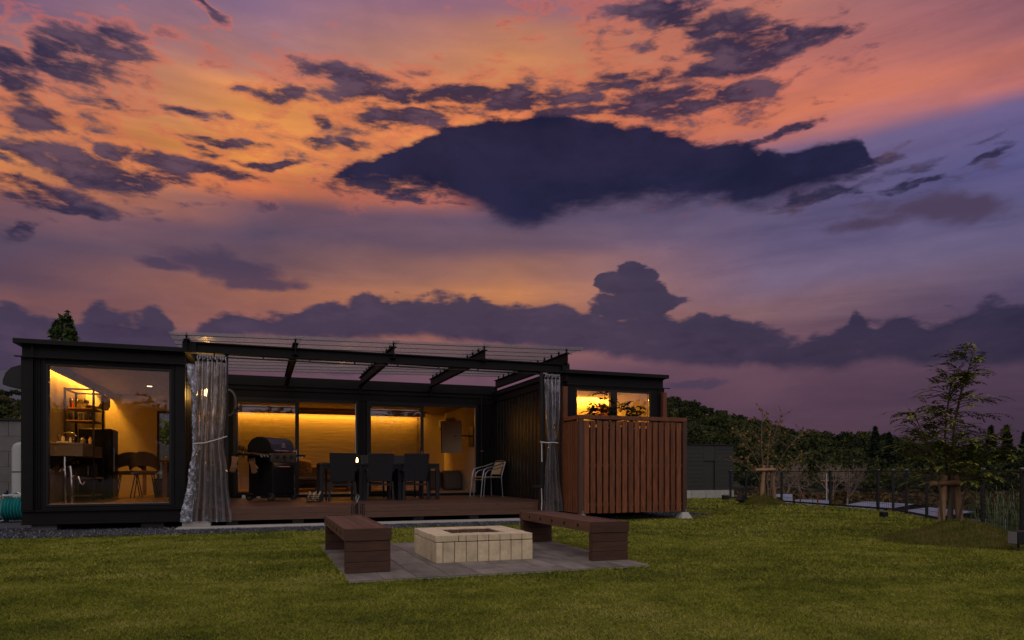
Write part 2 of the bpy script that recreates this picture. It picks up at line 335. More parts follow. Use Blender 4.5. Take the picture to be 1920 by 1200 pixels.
# ------------------------------------------------------------------ builders
def wloc(o):
    v = Vector((0, 0, 0))
    while o is not None: v += o.location; o = o.parent
    return v
def props(o, label=None, cat=None, group=None, kind=None):
    if label: o['label'] = label
    if cat: o['category'] = cat
    if group: o['group'] = group
    if kind: o['kind'] = kind
    return o
def thing(name, label, cat, loc=(0, 0, 0), group=None):
    o = bpy.data.objects.new(name, None); COL.objects.link(o); o.location = loc; o.empty_display_size = .2
    return props(o, label, cat, group)
class MB:
    def __init__(s): s.v = []; s.f = []
    def add(s, vs, fs):
        k = len(s.v); s.v += [tuple(p) for p in vs]; s.f += [tuple(i+k for i in f) for f in fs]; return s
    def box(s, x0, x1, y0, y1, z0, z1):
        return s.add([(x0,y0,z0),(x1,y0,z0),(x1,y1,z0),(x0,y1,z0),(x0,y0,z1),(x1,y0,z1),(x1,y1,z1),(x0,y1,z1)],
                     [(0,3,2,1),(4,5,6,7),(0,1,5,4),(1,2,6,5),(2,3,7,6),(3,0,4,7)])
    def obox(s, c, size, M=None, rz=0):
        M = M or Matrix.Rotation(rz, 3, 'Z'); h = [k/2 for k in size]; c = Vector(c)
        vs = [c + M @ Vector((sx*h[0], sy*h[1], sz*h[2])) for sz in (-1, 1) for sx, sy in ((-1,-1),(1,-1),(1,1),(-1,1))]
        return s.add(vs, [(0,3,2,1),(4,5,6,7),(0,1,5,4),(1,2,6,5),(2,3,7,6),(3,0,4,7)])
    def hexa(s, bot, top):      # two loops of equal length
        n = len(bot)
        return s.add(list(bot)+list(top), [tuple(reversed(range(n))), tuple(range(n, 2*n))]+[(i, (i+1) % n, n+(i+1) % n, n+i) for i in range(n)])
    def tube(s, pts, r, n=8, caps=True, r1=None):
        pts = [Vector(p) for p in pts]; m = len(pts); rings = []
        for i, p in enumerate(pts):
            d = (pts[min(i+1, m-1)] - pts[max(i-1, 0)]).normalized()
            up = Vector((0, 0, 1)) if abs(d.z) < .9 else Vector((1, 0, 0))
            a = d.cross(up).normalized(); b = d.cross(a).normalized()
            rr = (r[i] if isinstance(r, (list, tuple)) else (r if r1 is None else r + (r1-r)*i/(m-1)))
            rings.append([p + a*rr*cos(2*pi*k/n) + b*rr*sin(2*pi*k/n) for k in range(n)])
        vs = [q for R in rings for q in R]
        fs = [(i*n+k, i*n+(k+1) % n, (i+1)*n+(k+1) % n, (i+1)*n+k) for i in range(m-1) for k in range(n)]
        if caps: fs += [tuple(reversed(range(n))), tuple((m-1)*n+k for k in range(n))]
        return s.add(vs, fs)
    def lathe(s, prof, c=(0, 0, 0), n=20, axis='Z'):
        vs = []
        for r, z in prof:
            for k in range(n):
                a = 2*pi*k/n; p = (r*cos(a), r*sin(a), z)
                if axis == 'Y': p = (p[0], p[2], p[1])
                if axis == 'X': p = (p[2], p[0], p[1])
                vs.append((p[0]+c[0], p[1]+c[1], p[2]+c[2]))
        m = len(prof); fs = [(i*n+k, i*n+(k+1) % n, (i+1)*n+(k+1) % n, (i+1)*n+k) for i in range(m-1) for k in range(n)]
        fs += [tuple(reversed(range(n))), tuple((m-1)*n+k for k in range(n))]
        return s.add(vs, fs)
    def build(s, name, m, parent=None, bevel=0, smooth=False, label=None, cat=None, group=None, kind=None, loc=None):
        off = wloc(parent) if parent is not None else Vector(loc or (0, 0, 0))
        me = bpy.data.meshes.new(name); me.from_pydata([(x-off.x, y-off.y, z-off.z) for x, y, z in s.v], [], s.f); me.update()
        me.materials.append(m)
        if smooth:
            me.polygons.foreach_set('use_smooth', [True]*len(me.polygons))
            try: me.set_sharp_from_angle(angle=radians(40))
            except Exception: pass
        o = bpy.data.objects.new(name, me); COL.objects.link(o)
        if parent is not None: o.parent = parent
        elif loc: o.location = loc
        if bevel:
            b = o.modifiers.new('bevel', 'BEVEL'); b.width = bevel; b.segments = 2; b.limit_method = 'ANGLE'
        return props(o, label, cat, group, kind)
def box(name, m, parent, x0, x1, y0, y1, z0, z1, bevel=0, **k):
    return MB().box(x0, x1, y0, y1, z0, z1).build(name, m, parent, bevel, **k)
def copy_tree(o, parent=None):
    c = o.copy(); COL.objects.link(c); c.parent = parent
    for ch in list(o.children): copy_tree(ch, c)
    return c
def npmesh(name, verts, faces, m, tone=None, parent=None, kind=None, label=None, cat=None, group=None, smooth=False):
    verts = np.asarray(verts, np.float32); faces = np.asarray(faces, np.int32); k = faces.shape[1]
    if parent is not None: verts = verts - np.array(wloc(parent), np.float32)
    me = bpy.data.meshes.new(name); me.vertices.add(len(verts)); me.vertices.foreach_set('co', verts.ravel())
    me.loops.add(faces.size); me.loops.foreach_set('vertex_index', faces.ravel())
    me.polygons.add(len(faces)); me.polygons.foreach_set('loop_start', np.arange(0, faces.size, k, dtype=np.int32))
    me.polygons.foreach_set('loop_total', np.full(len(faces), k, np.int32))
    if smooth: me.polygons.foreach_set('use_smooth', np.ones(len(faces), bool))
    me.update(calc_edges=True)
    if tone is not None:
        a = me.attributes.new('tone', 'FLOAT', 'FACE'); a.data.foreach_set('value', np.asarray(tone, np.float32))
    me.materials.append(m)
    o = bpy.data.objects.new(name, me); COL.objects.link(o)
    if parent is not None: o.parent = parent
    return props(o, label, cat, group, kind)
def leaf_tris(centers, size, flat=0.0, aspect=.6, tone=None):
    """one triangle per leaf with random facing"""
    n = len(centers); centers = np.asarray(centers)
    a = rng.normal(size=(n, 3)); a[:, 2] *= (1-flat); a /= np.linalg.norm(a, axis=1)[:, None]
    b = rng.normal(size=(n, 3)); b[:, 2] *= (1-flat*.6); b -= a*(a*b).sum(1)[:, None]; b /= np.linalg.norm(b, axis=1)[:, None]
    s = (np.asarray(size)*rng.uniform(.6, 1.3, n))[:, None]
    v = np.stack([centers - a*s, centers + a*s*.2 + b*s*aspect, centers + a*s - b*s*aspect*.6], 1).reshape(-1, 3)
    f = np.arange(3*n).reshape(n, 3)
    return v, f
def crown_points(n, rx, rz, kind='round'):
    u = rng.normal(size=(n, 3)); u /= np.linalg.norm(u, axis=1)[:, None]
    # clumps on the crown's surface and some inside
    k = 9; cc = rng.normal(size=(k, 3)); cc /= np.linalg.norm(cc, axis=1)[:, None]; cc[:, 2] = np.abs(cc[:, 2])*.9-.1
    cc *= rng.uniform(.45, .75, (k, 1)); w = rng.integers(0, k, n)
    p = cc[w] + u*rng.uniform(.15, .42, (n, 1))
    if kind == 'cone':
        h = rng.uniform(0, 1, n)**1.3; a = rng.uniform(0, 2*pi, n); rr = (1-h)*rng.uniform(.1, 1, n)**.5*(.8+.2*np.sin(h*28))
        p = np.stack([rr*np.cos(a), rr*np.sin(a), h*2-1], 1); w = (h*8).astype(int)
    return p*np.array([rx, rx, rz]), w

# ------------------------------------------------------------------ ground
def grid_mesh(name, xs, ys, zf, m, kind='structure'):
    X, Y = np.meshgrid(xs, ys); Z = zf(X, Y); nx, ny = len(xs), len(ys)
    v = np.stack([X.ravel(), Y.ravel(), Z.ravel()], 1)
    i = np.arange((nx-1)*(ny-1)); r = i//(nx-1); c = i % (nx-1); a = r*nx+c
    return npmesh(name, v, np.stack([a, a+1, a+nx+1, a+nx], 1), m, kind=kind, smooth=True)
lawnm = mat('lawn_soil', (.08, .10, .016), .95, spec=.05, var=.4, vscale=2.5, color2=(.12, .105, .03), bump=.4, bscale=60)
fieldm = mat('field_ground', (.055, .045, .022), .95, var=.4, vscale=.15)
A0 = Vector((4.0, -20.2)); A1 = Vector((18.75, -.35)); A2 = Vector((20.2, 9.0)); A3 = Vector((24.5, 9.6)); A4 = Vector((24.5, 15))
outline = [(-34, -34), (-8, -34), (4.0, -20.9), (18.75, -.35), (19.95, 7.6), (22.6, 7.9), (23.2, 14), (-34, 14)]
m_ = MB(); n_ = len(outline); ctr = Vector((2, -5))
lo = []
for p in outline:
    d = (Vector(p)-ctr).normalized(); q = Vector(p)+d*7; lo.append((q.x, q.y, -3.6))
m_.add([(x, y, 0) for x, y in outline] + lo, [tuple(range(n_))] + [(i, n_+i, n_+(i+1) % n_, (i+1) % n_) for i in range(n_)])
m_.build('lawn_ground', lawnm, kind='structure')
m_ = MB(); R = 1400
m_.add([(R*cos(a*pi/32), R*sin(a*pi/32), -3.5) for a in range(64)], [tuple(range(64))]); m_.build('ground', fieldm, kind='structure')

def inside_poly(x, y, poly):
    ins = np.zeros(len(x), bool); n = len(poly)
    for i in range(n):
        x0, y0 = poly[i]; x1, y1 = poly[(i+1) % n]
        c = ((y0 > y) != (y1 > y)) & (x < (x1-x0)*(y-y0)/((y1-y0)+1e-12)+x0); ins ^= c
    return ins
def fbm2(x, y, freq, octs):
    out = np.zeros(len(x)); amp = .5; tot = 0
    for o_ in range(octs):
        g_ = rng.uniform(0, 1, (128, 128)); u = (x*freq) % 128; v = (y*freq) % 128; i = u.astype(int) % 128; j = v.astype(int) % 128; fu = u-np.floor(u); fv = v-np.floor(v)
        fu = fu*fu*(3-2*fu); fv = fv*fv*(3-2*fv); i1 = (i+1) % 128; j1 = (j+1) % 128
        out += amp*((g_[i, j]*(1-fu)+g_[i1, j]*fu)*(1-fv)+(g_[i, j1]*(1-fu)+g_[i1, j1]*fu)*fv); tot += amp; amp *= .55; freq *= 2.1
    return out/tot
def grass():
    fx, fy = sin(HEAD), cos(HEAD); rx, ry = cos(HEAD), -sin(HEAD)
    zs, ts, sz = [], [], []
    for z0, z1, n, s in ((3.2, 6.2, 430000, .0135), (6.2, 10.5, 300000, .020), (10.5, 17, 150000, .032), (17, 27, 70000, .05)):
        z = np.sqrt(rng.uniform(z0*z0, z1*z1, n)); t = rng.uniform(-.8, .8, n); zs.append(z); ts.append(t); sz.append(np.full(n, s))
    z = np.concatenate(zs); t = np.concatenate(ts); s = np.concatenate(sz)
    x = CAM.x + z*(fx+t*rx); y = CAM.y + z*(fy+t*ry)
    ok = inside_poly(x, y, outline)
    for bx in ((4.44, 7.50, -7.06, -3.98), (-6, 9.9, -1.28, 30), (9.5, 12.7, -.95, 30), (12.6, 13.6, -.3, 30)):
        ok &= ~((x > bx[0]) & (x < bx[1]) & (y > bx[2]) & (y < bx[3]))
    x, y, s, z = x[ok], y[ok], s[ok], z[ok]
    k = 5200; u = rng.uniform(0, 1, k); sd_ = rng.integers(0, 4, k); o_ = rng.normal(0, .018, k)-.012
    ex = np.where(sd_ < 2, 4.43+3.08*u, np.where(sd_ == 2, 4.43+o_, 7.51-o_)); ey = np.where(sd_ == 0, -7.08+o_, np.where(sd_ == 1, -3.98-o_, -7.08+3.1*u))
    x = np.concatenate([x, ex]); y = np.concatenate([y, ey]); s = np.concatenate([s, np.full(k, .03)]); z = np.concatenate([z, np.full(k, 6.5)]); n = len(x)
    patchy = np.clip((fbm2(x, y*1.6, 1.3, 5)-.5)*1.0+.5, 0, 1); brown = fbm2(x+50, y*1.5, 1.6, 4); fine_ = fbm2(x, y+90, 6., 3)
    h = s*rng.uniform(.35, 1.15, n)*(.55+.9*fine_); a = rng.uniform(0, 2*pi, n); lean = rng.uniform(.5, 2.2, n)*h
    wv = s*.12*rng.uniform(.7, 1.6, n)*(1+z*.05); la = rng.uniform(0, 2*pi, n)
    b0 = np.stack([x-np.cos(a)*wv, y-np.sin(a)*wv, np.zeros(n)], 1); b1 = np.stack([x+np.cos(a)*wv, y+np.sin(a)*wv, np.zeros(n)], 1)
    tp = np.stack([x+np.cos(la)*lean, y+np.sin(la)*lean, h], 1)
    v = np.stack([b0, b1, tp], 1).reshape(-1, 3)
    tone = np.clip(-.50+.58*rng.uniform(0, 1, n)+.80*patchy+.45*fine_+.55*np.clip(brown-.52, 0, 1)+.25*(rng.uniform(0, 1, n) > .94), 0, 1)
    o = npmesh('grass', v, np.arange(3*n).reshape(n, 3), grass_f, tone, kind='stuff')
    o['label'] = 'short mown green lawn grass'
grass()
def stones():
    n = 26000
    segs = [(-3.0, 9.6, -1.28, -.62, .75), (-3.0, 2.4, -.62, .8, .2), (9.6, 13.3, -.35, 1.3, .12)]
    xs, ys = [], []
    for x0, x1, y0, y1, w in segs:
        k = int(n*w); xs.append(rng.uniform(x0, x1, k)); ys.append(rng.uniform(y0, y1, k))
    x = np.concatenate(xs); y = np.concatenate(ys); k = len(x)
    y = y + .06*np.sin(x*5)*(y < -1.1)
    r = rng.uniform(.010, .024, k)
    octv = np.array([(1,0,0),(0,1,0),(-1,0,0),(0,-1,0),(0,0,1)]); of = np.array([(0,1,4),(1,2,4),(2,3,4),(3,0,4)])
    sc = rng.uniform(.6, 1.4, (k, 1, 3))*r[:, None, None]; v = octv[None]*sc
    a = rng.uniform(0, pi, k); c, s_ = np.cos(a), np.sin(a)
    vx = v[..., 0]*c[:, None]-v[..., 1]*s_[:, None]; vy = v[..., 0]*s_[:, None]+v[..., 1]*c[:, None]
    V = np.stack([vx+x[:, None], vy+y[:, None], v[..., 2]+.012], -1).reshape(-1, 3)
    F = (of[None]+5*np.arange(k)[:, None, None]).reshape(-1, 3)
    t = np.repeat(np.clip(rng.beta(1.6, 2.6, k), 0, 1), 4)
    npmesh('gravel', V, F, gravel_f, t, kind='stuff')['label'] = 'dark grey crushed gravel around the house'
stones()
box('gravel_bed', gravelm, None, -6, 9.9, -1.24, 9, .0, .008, kind='structure')
box('gravel_bed', gravelm, None, 9.9, 13.2, -.28, 9, .0, .009, kind='structure')
box('path', concm, None, 2.34, 9.55, -.56, -.02, .009, .035, kind='structure')

# ------------------------------------------------------------------ patio with tiles
pat = box('patio', grout, None, 4.43, 7.51, -7.08, -3.98, .001, .016, kind='structure')
tw, tl = .308, .62
for i in range(10):
    yy = -7.08 - (0 if i % 2 else tl/2)
    while yy < -3.98:
        y0 = max(yy, -7.08); y1 = min(yy+tl, -3.98)
        if y1-y0 > .02:
            dzv = rnd.uniform(0, .002)
            box('tile', tilem, pat, 4.43+i*tw+.003, 4.43+(i+1)*tw-.0045, y0+.0045, y1-.003, .012, .024+dzv)
        yy += tl

# ------------------------------------------------------------------ fire pit
pit = thing('fire_pit', 'low square fire pit of cream firebricks in the middle of the patio', 'fire pit', (5.99, -5.64, .022))
X0, X1, Y0, Y1 = 5.435, 6.545, -6.19, -5.09; z0 = .024; zb = .247; zt = .315
box('mortar_core', mortar, pit, X0+.012, X0+.14, Y0+.012, Y1-.012, z0, zb-.002)
box('mortar_core', mortar, pit, X1-.14, X1-.012, Y0+.012, Y1-.012, z0, zb-.002)
box('mortar_core', mortar, pit, X0+.14, X1-.14, Y0+.012, Y0+.14, z0, zb-.002)
box('mortar_core', mortar, pit, X0+.14, X1-.14, Y1-.14, Y1-.012, z0, zb-.002)
box('soot_floor', sootm, pit, X0+.14, X1-.14, Y0+.14, Y1-.14, z0, z0+.03)
def course(a0, a1, first, w):
    out = []; p = a0
    out.append((p, p+first)); p += first
    while p < a1-.02:
        q = min(p+w, a1); out.append((p, q)); p = q
    return out
g = .006
for a, b in course(X0, X1, .077, .129):
    box('brick', brickm, pit, a+g, b-g*.2, Y0-rnd.uniform(0, .002), Y0+.075, z0, zb-g, bevel=.003)
    box('brick', brickm, pit, a+g, b-g*.2, Y1-.075, Y1, z0, zb-g, bevel=.003)
for a, b in course(Y0+.078, Y1-.078, .06, .129):
    box('brick', brickm, pit, X0-rnd.uniform(0, .002), X0+.075, a+g, b-g*.2, z0, zb-g, bevel=.003)
    box('brick', brickm, pit, X1-.075, X1, a+g, b-g*.2, z0, zb-g, bevel=.003)
for a, b in course(X0+.252, X1, .08, .129):
    box('coping_brick', brickm, pit, a+g, b-g*.2, Y0-.003, Y0+.252, zb+.002, zt+rnd.uniform(-.001, .002), bevel=.003)
for a, b in course(X0, X1-.252, .12, .129):
    box('coping_brick', brickm, pit, a+g, b-g*.2, Y1-.252, Y1+.002, zb+.002, zt+rnd.uniform(-.001, .002), bevel=.003)
for a, b in course(Y0, Y1-.256, .129, .129):
    box('coping_brick', brickm, pit, X0-.003, X0+.249, a+g*.2, b-g, zb+.002, zt+rnd.uniform(-.001, .002), bevel=.003)
for a, b in course(Y0+.256, Y1, .129, .129):
    box('coping_brick', brickm, pit, X1-.249, X1+.002, a+g, b-g*.2, zb+.002, zt+rnd.uniform(-.001, .002), bevel=.003)

for a, b in course(X0+.252, X1-.252, .10, .129):
    box('inner_brick', sootm, pit, a+.003, b-.003, Y0+.254, Y0+.262, z0+.03, zt-.012); box('inner_brick', sootm, pit, a+.003, b-.003, Y1-.262, Y1-.254, z0+.03, zt-.012)
for a, b in course(Y0+.264, Y1-.264, .10, .129):
    box('inner_brick', sootm, pit, X0+.251, X0+.259, a+.003, b-.003, z0+.03, zt-.012); box('inner_brick', sootm, pit, X1-.259, X1-.251, a+.003, b-.003, z0+.03, zt-.012)
# ------------------------------------------------------------------ benches
def bench(x0, x1, label, holes_left=True):
    ya, yb_ = -6.63, -4.42; zt_, tk = .452, .118
    b = thing('garden_bench', label, 'bench', ((x0+x1)/2, (ya+yb_)/2, .026), 'dark timber benches either side of the fire pit')
    for (c0, c1) in ((ya, ya+.105), (yb_-.105, yb_)):
        for i in range(3):
            h = (zt_-tk-.026)/3
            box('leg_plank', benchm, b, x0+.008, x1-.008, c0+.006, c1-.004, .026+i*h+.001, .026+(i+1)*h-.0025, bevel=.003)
    n = 4; w = (x1-x0-.05)/n
    for i in range(n):
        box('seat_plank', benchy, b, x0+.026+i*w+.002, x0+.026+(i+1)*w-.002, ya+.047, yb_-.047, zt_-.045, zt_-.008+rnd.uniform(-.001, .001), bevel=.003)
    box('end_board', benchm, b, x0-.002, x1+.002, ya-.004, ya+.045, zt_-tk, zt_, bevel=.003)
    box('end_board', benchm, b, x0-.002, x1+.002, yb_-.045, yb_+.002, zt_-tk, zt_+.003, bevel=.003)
    for s, xx in ((-1, x0), (1, x1-.024)):
        sb = box('side_board', benchy, b, xx, xx+.024, ya+.046, yb_-.046, zt_-tk+.002, zt_-.002, bevel=.003)
        for k in range(5):
            yy = ya+.36+k*.37; xc = xx-.001 if s < 0 else xx+.025
            MB().lathe([(.0, -.004), (.022, -.003), (.022, .003), (.0, .004)], (xc, yy, zt_-tk/2), 14, 'X').build('bolt_hole_shade', shadem, sb)  # flat black disc painting the shade of a hole
    return b
bench(4.44, 4.885, 'dark brown timber bench left of the fire pit, its end towards the camera')
bench(7.065, 7.515, 'dark brown timber bench right of the fire pit, in front of the slatted screen')

# ------------------------------------------------------------------ the house
H = thing('container_house', 'long black steel house of joined container modules with lit windows and glass doors', 'house', (6.1, 0, .0))
def ibeam_x(name, x0, x1, y0, y1, z0, z1, fl=.022, web=.05, m=black):
    b = MB(); b.box(x0, x1, y0, y1, z0, z0+fl); b.box(x0, x1, y0, y1, z1-fl, z1); b.box(x0+.001, x1-.001, y0+web, y1-.01, z0+fl, z1-fl)
    return b.build(name, m, H)
def module(x0, x1, y1, side_ribs=True):
    # frame
    ibeam_x('sill_beam', x0, x1, 0, .16, .12, .36)
    ibeam_x('head_beam', x0, x1, 0, .16, 2.87, 3.088)
    for a in (x0+.001, x1-.161):
        box('corner_post', black, H, a, a+.16, -.004, .156, .362, 2.868, bevel=.004)
    box('roof', black, H, x0-.09, x1+.07, -.09, y1+.05, 3.092, 3.172, bevel=.006)
    box('floor_slab', black, H, x0+.002, x1-.002, .165, y1, .13, .40)
module(0, 2.44, 6.06); module(9.84, 12.24, 6.06)
# left module: outer and inner walls
def ribbed(name, x0, x1, y, z0, z1, n, parent=H, m=black, depth=.02):
    b = MB(); w = (x1-x0)/n
    for i in range(n):
        b.box(x0+i*w, x0+i*w+w*.55, y-depth, y, z0, z1); b.box(x0+i*w+w*.55, x0+(i+1)*w, y-.002, y+.004, z0, z1)
    return b.build(name, m, parent)
def ribbed_y(name, x, y0, y1, z0, z1, n, sgn, parent=H, m=black, depth=.03):
    b = MB(); w = (y1-y0)/n
    for i in range(n):
        ya, yb_, yc, yd = y0+i*w, y0+i*w+w*.35, y0+i*w+w*.5, y0+i*w+w*.85
        o = sgn*depth; t = -sgn*.006
        for p, q, e0, e1 in ((ya, yb_, o, o), (yb_, yc, o, 0), (yc, yd, 0, 0), (yd, ya+w, 0, o)):
            b.add([(x+e0, p, z0), (x+e1, q, z0), (x+e1, q, z1), (x+e0, p, z1), (x+e0+t, p, z0), (x+e1+t, q, z0), (x+e1+t, q, z1), (x+e0+t, p, z1)],
                  [(0,1,2,3), (7,6,5,4), (0,4,5,1), (3,2,6,7)])
    return b.build(name, m, parent)
ribbed_y('side_wall', .03, .17, 6.05, .36, 3.088, 22, -1)
box('side_wall_lining', conwall, H, .05, .10, .16, 6.0, .43, 2.96)
ribbed_y('side_wall', 2.40, .17, 4.80, .36, 3.088, 18, 1)
box('side_wall_lining', wallin, H, 2.28, 2.36, .16, 5.95, .43, 2.96)
ribbed('window_side_panel', .165, .30, .03, .362, 2.868, 6)
ribbed('window_side_panel', 2.262, 2.278, .03, .362, 2.868, 1)
ribbed('vent_strip', .30, 2.25, .012, 2.80, 2.845, 90, depth=.01)
box('roof_end_trim', black, H, -.075, 2.52, -.075, -.02, 2.875, 2.892)
box('rain_pipe', black, H, .155, .175, -.03, -.008, .36, 3.088)
def window(x0, x1, y, z0, z1, fw=.045, fd=.09, m=trimm, parent=H, pane=True, cols=1, inner=None):
    f = MB(); f.box(x0-fw, x1+fw, y-.012, y+fd, z1, z1+fw); f.box(x0-fw, x1+fw, y-.012, y+fd, z0-fw, z0)
    f.box(x0-fw, x0, y-.012, y+fd, z0, z1); f.box(x1, x1+fw, y-.012, y+fd, z0, z1)
    fr = f.build('window', m, parent, bevel=.003)
    if pane: box('pane', glass, fr, x0+.001, x1-.001, y+.03, y+.036, z0+.001, z1-.001)
    return fr
box('window_surround', black, H, .30, .345, .0, .1, .365, 2.866); box('window_surround', black, H, 2.225, 2.262, .0, .1, .365, 2.866)
box('window_surround', black, H, .346, 2.224, .0, .1, .365, .405); box('window_surround', black, H, .346, 2.224, .02, .1, 2.80, 2.866)
w1 = window(.385, 2.185, .01, .452, 2.752, .038)
box('sill_strip', alu, w1, .385, 2.185, .018, .038, .4525, .460)
box('inner_floor', floorm, H, .10, 2.28, .11, 5.95, .402, .43)
box('inner_ceiling', ceilm, H, .10, 2.28, .11, 5.95, 2.92, 2.96)
# far kitchen wall with glazed door
box('end_wall', wallin, H, .10, 1.24, 5.95, 6.05, .43, 2.92); box('end_wall', wallin, H, 1.24, 2.28, 5.95, 6.05, 2.52, 2.92)
box('end_wall', black, H, 2.20, 2.28, 5.94, 6.04, .43, 2.52)
dr_ = MB().box(1.24, 1.29, 5.93, 6.0, .43, 2.52).box(1.29, 2.20, 5.93, 6.0, 2.47, 2.52).box(1.29, 2.20, 5.93, 6.0, .43, .48).build('glazed_door', trimm, H)
box('pane', glass, dr_, 1.29, 2.20, 5.96, 5.966, .48, 2.47)
sw = box('light_switch', concd, H, 1.0, 1.13, 5.935, 5.949, 1.30, 1.42); box('switch_button', white, sw, 1.05, 1.08, 5.93, 5.935, 1.34, 1.38)
def led_x(x0, x1, y, z, drop=.1, back=1):
    box('led_strip', ledm, H, x0, x1, y-.012, y+.012, z, z+.012)
def area(name, loc, size, size_y, power, color, rot=(0, 0, 0)):
    l = bpy.data.lights.new(name, 'AREA'); l.shape = 'RECTANGLE'; l.size = size; l.size_y = size_y; l.energy = power; l.color = color
    o = bpy.data.objects.new(name, l); COL.objects.link(o); o.location = loc; o.rotation_euler = rot; return o
WARM = (1.0, .385, .028)
# kitchen cove light along the left wall
box('cove_valance', ceilm, H, .25, .30, .11, 5.94, 2.77, 2.92)
box('led_strip', ledm, H, .112, .13, .15, 5.9, 2.885, 2.90)
area('cove_lamp_kitchen', (.175, 3.0, 2.90), .05, 5.6, 88, WARM)
for (dx, dy) in ((1.35, 3.9), (1.72, 4.6)):
    d = MB().lathe([(.0, 2.918), (.07, 2.918), (.07, 2.912), (.055, 2.912), (.0, 2.9125)], (dx, dy, 0), 18).build('downlight_trim', white, H)
    MB().lathe([(.0, 2.911), (.05, 2.911), (.05, 2.908), (.0, 2.908)], (dx, dy, 0), 16).build('downlight_lens', downm, d)
    l = bpy.data.lights.new('downlight', 'SPOT'); l.energy = 9; l.color = WARM; l.spot_size = radians(100); l.spot_blend = .6; l.shadow_soft_size = .05
    o = bpy.data.objects.new('downlight', l); COL.objects.link(o); o.location = (dx, dy, 2.90)
# concrete blocks under the modules
for (x, y) in ((.3, .1), (1.9, .2), (10.1, .35), (11.7, .35)):
    box('footing_block', concd, H, x-.18, x+.18, y, y+.3, .009, .125)
box('footing_block', concm, H, 2.40, 2.86, -.1, .15, .036, .116)
box('underfloor_shade_sheet', shadem, H, .05, 12.0, .5, .52, .009, .129)  # added black sheet painting the shade under the floor
# exhaust hood on the left side
hd = MB(); pr_ = [(0, 2.36), (-.26, 2.42), (-.26, 2.50), (-.22, 2.62), (-.14, 2.71), (0, 2.76)]
hd.hexa([(x-.002, -.02+.06, z) for x, z in pr_], [(x-.002, .42, z) for x, z in pr_]); hd.build('exhaust_hood', trimm, H, bevel=.004)
# right module
ribbed_y('side_wall', 12.20, .17, 6.05, .36, 3.088, 22, 1)
ribbed('front_wall', 9.995, 11.90, .045, .362, 1.60, 16, m=black)
box('front_wall_lining', wallin, H, 9.95, 12.15, .10, .14, .43, 1.64)
box('front_panel', black, H, 9.99, 10.025, .0, .1, 1.6, 2.868); box('front_panel', black, H, 11.90, 12.08, .012, .09, .362, 2.868)
box('front_panel', black, H, 10.026, 11.899, .0, .1, 2.79, 2.868); box('front_panel', black, H, 10.026, 11.899, .0, .1, 1.60, 1.66)
wr = window(10.066, 10.88, .01, 1.70, 2.745, .038); wr2 = window(11.04, 11.855, .01, 1.70, 2.745, .038)
box('mullion', trimm, wr, 10.919, 11.001, -.004, .09, 1.665, 2.782)
box('curtain_bar', black, H, 9.80, 12.36, -.055, -.035, 2.862, 2.88)
box('right_room_floor', floorm, H, 9.93, 12.17, .17, 5.95, .402, .43)
box('right_room_ceiling', wallin, H, 9.93, 12.17, .11, 5.95, 2.92, 2.96)
box('right_room_wall', wallin, H, 9.88, 9.93, .15, 5.95, .43, 2.96); box('right_room_wall', wallin, H, 12.12, 12.165, .11, 5.95, .43, 2.92)
box('right_room_wall', wallin, H, 9.93, 12.12, 2.60, 2.65, .43, 2.92)
box('cove_valance', ceilm, H, 10.10, 10.15, .12, 2.55, 2.80, 2.92)
box('led_strip', ledm, H, 9.94, 9.955, .2, 2.5, 2.885, 2.90); box('led_strip', ledm, H, 10.2, 12.1, 2.57, 2.585, 2.885, 2.90)
area('cove_lamp_right_room', (10.0, 1.4, 2.90), .05, 2.2, 26, WARM); area('cove_lamp_right_room', (11.2, 2.52, 2.90), 1.8, .05, 48, WARM)
box('wall_cabinet', woodm, H, 11.86, 12.10, 2.38, 2.59, 2.38, 2.70)
box('curtain_strip', white, H, 11.70, 11.712, 2.50, 2.52, 1.3, 2.72)
# inner side wall facing the deck
ribbed_y('deck_side_wall', 9.86, .17, 4.84, .36, 3.088, 20, -1, m=side_steel)
box('deck_side_beam', black, H, 9.80, 9.86, .0, 4.8, 2.93, 3.088)
for a, b in ((3.19, 3.215),): box('deck_side_flashing', black, H, 9.76, 9.87, .0, 4.8, a, b)
# back module: the living room
LX0, LX1, LY0, LY1 = 2.44, 9.62, 4.80, 9.60
box('inner_floor', floorm, H, LX0, LX1, LY0+.06, LY1, .40, .43)
box('inner_ceiling', ceilm, H, LX0, LX1, LY0+.10, LY1, 3.0, 3.04)
box('back_wall', wallin, H, 8.672, LX1, LY1, LY1+.08, .43, 3.0)
box('accent_wall', accent, H, LX0, 8.67, LY1-.03, LY1+.08, .43, 3.0)
box('living_side_wall', wallin, H, LX1, LX1+.08, LY0+.1, LY1+.08, .43, 3.0)
box('living_side_wall', wallin, H, LX0-.08, LX0, 6.06, LY1, .43, 3.0)
box('cove_valance', ceilm, H, LX0, 8.9, LY1-.24, LY1-.19, 2.83, 3.0)
box('ceiling_beam', woodm, H, LX0, 8.9, LY1-.5, LY1-.40, 2.93, 3.0)
box('led_strip', ledm, H, LX0, 8.68, LY1-.065, LY1-.035, 2.855, 2.87)
area('cove_lamp_living_room', (5.6, LY1-.15, 2.985), 6.1, .10, 84, WARM)
box('door_jamb_panel', woodm, H, 9.35, 9.60, 4.98, 5.02, .43, 2.74)
for (a, b) in ((LX0, 3.05), (6.07, 6.30), (9.32, 9.84)):
    ribbed('front_wall', a, b, 4.83, .36, 2.84, max(2, int((b-a)/.09)))
    box('front_wall_core', black, H, a, b, 4.84, 4.90, .36, 2.95)
box('front_fascia', black, H, LX0, 9.84, 4.80, 4.88, 2.842, 3.02, bevel=.004)
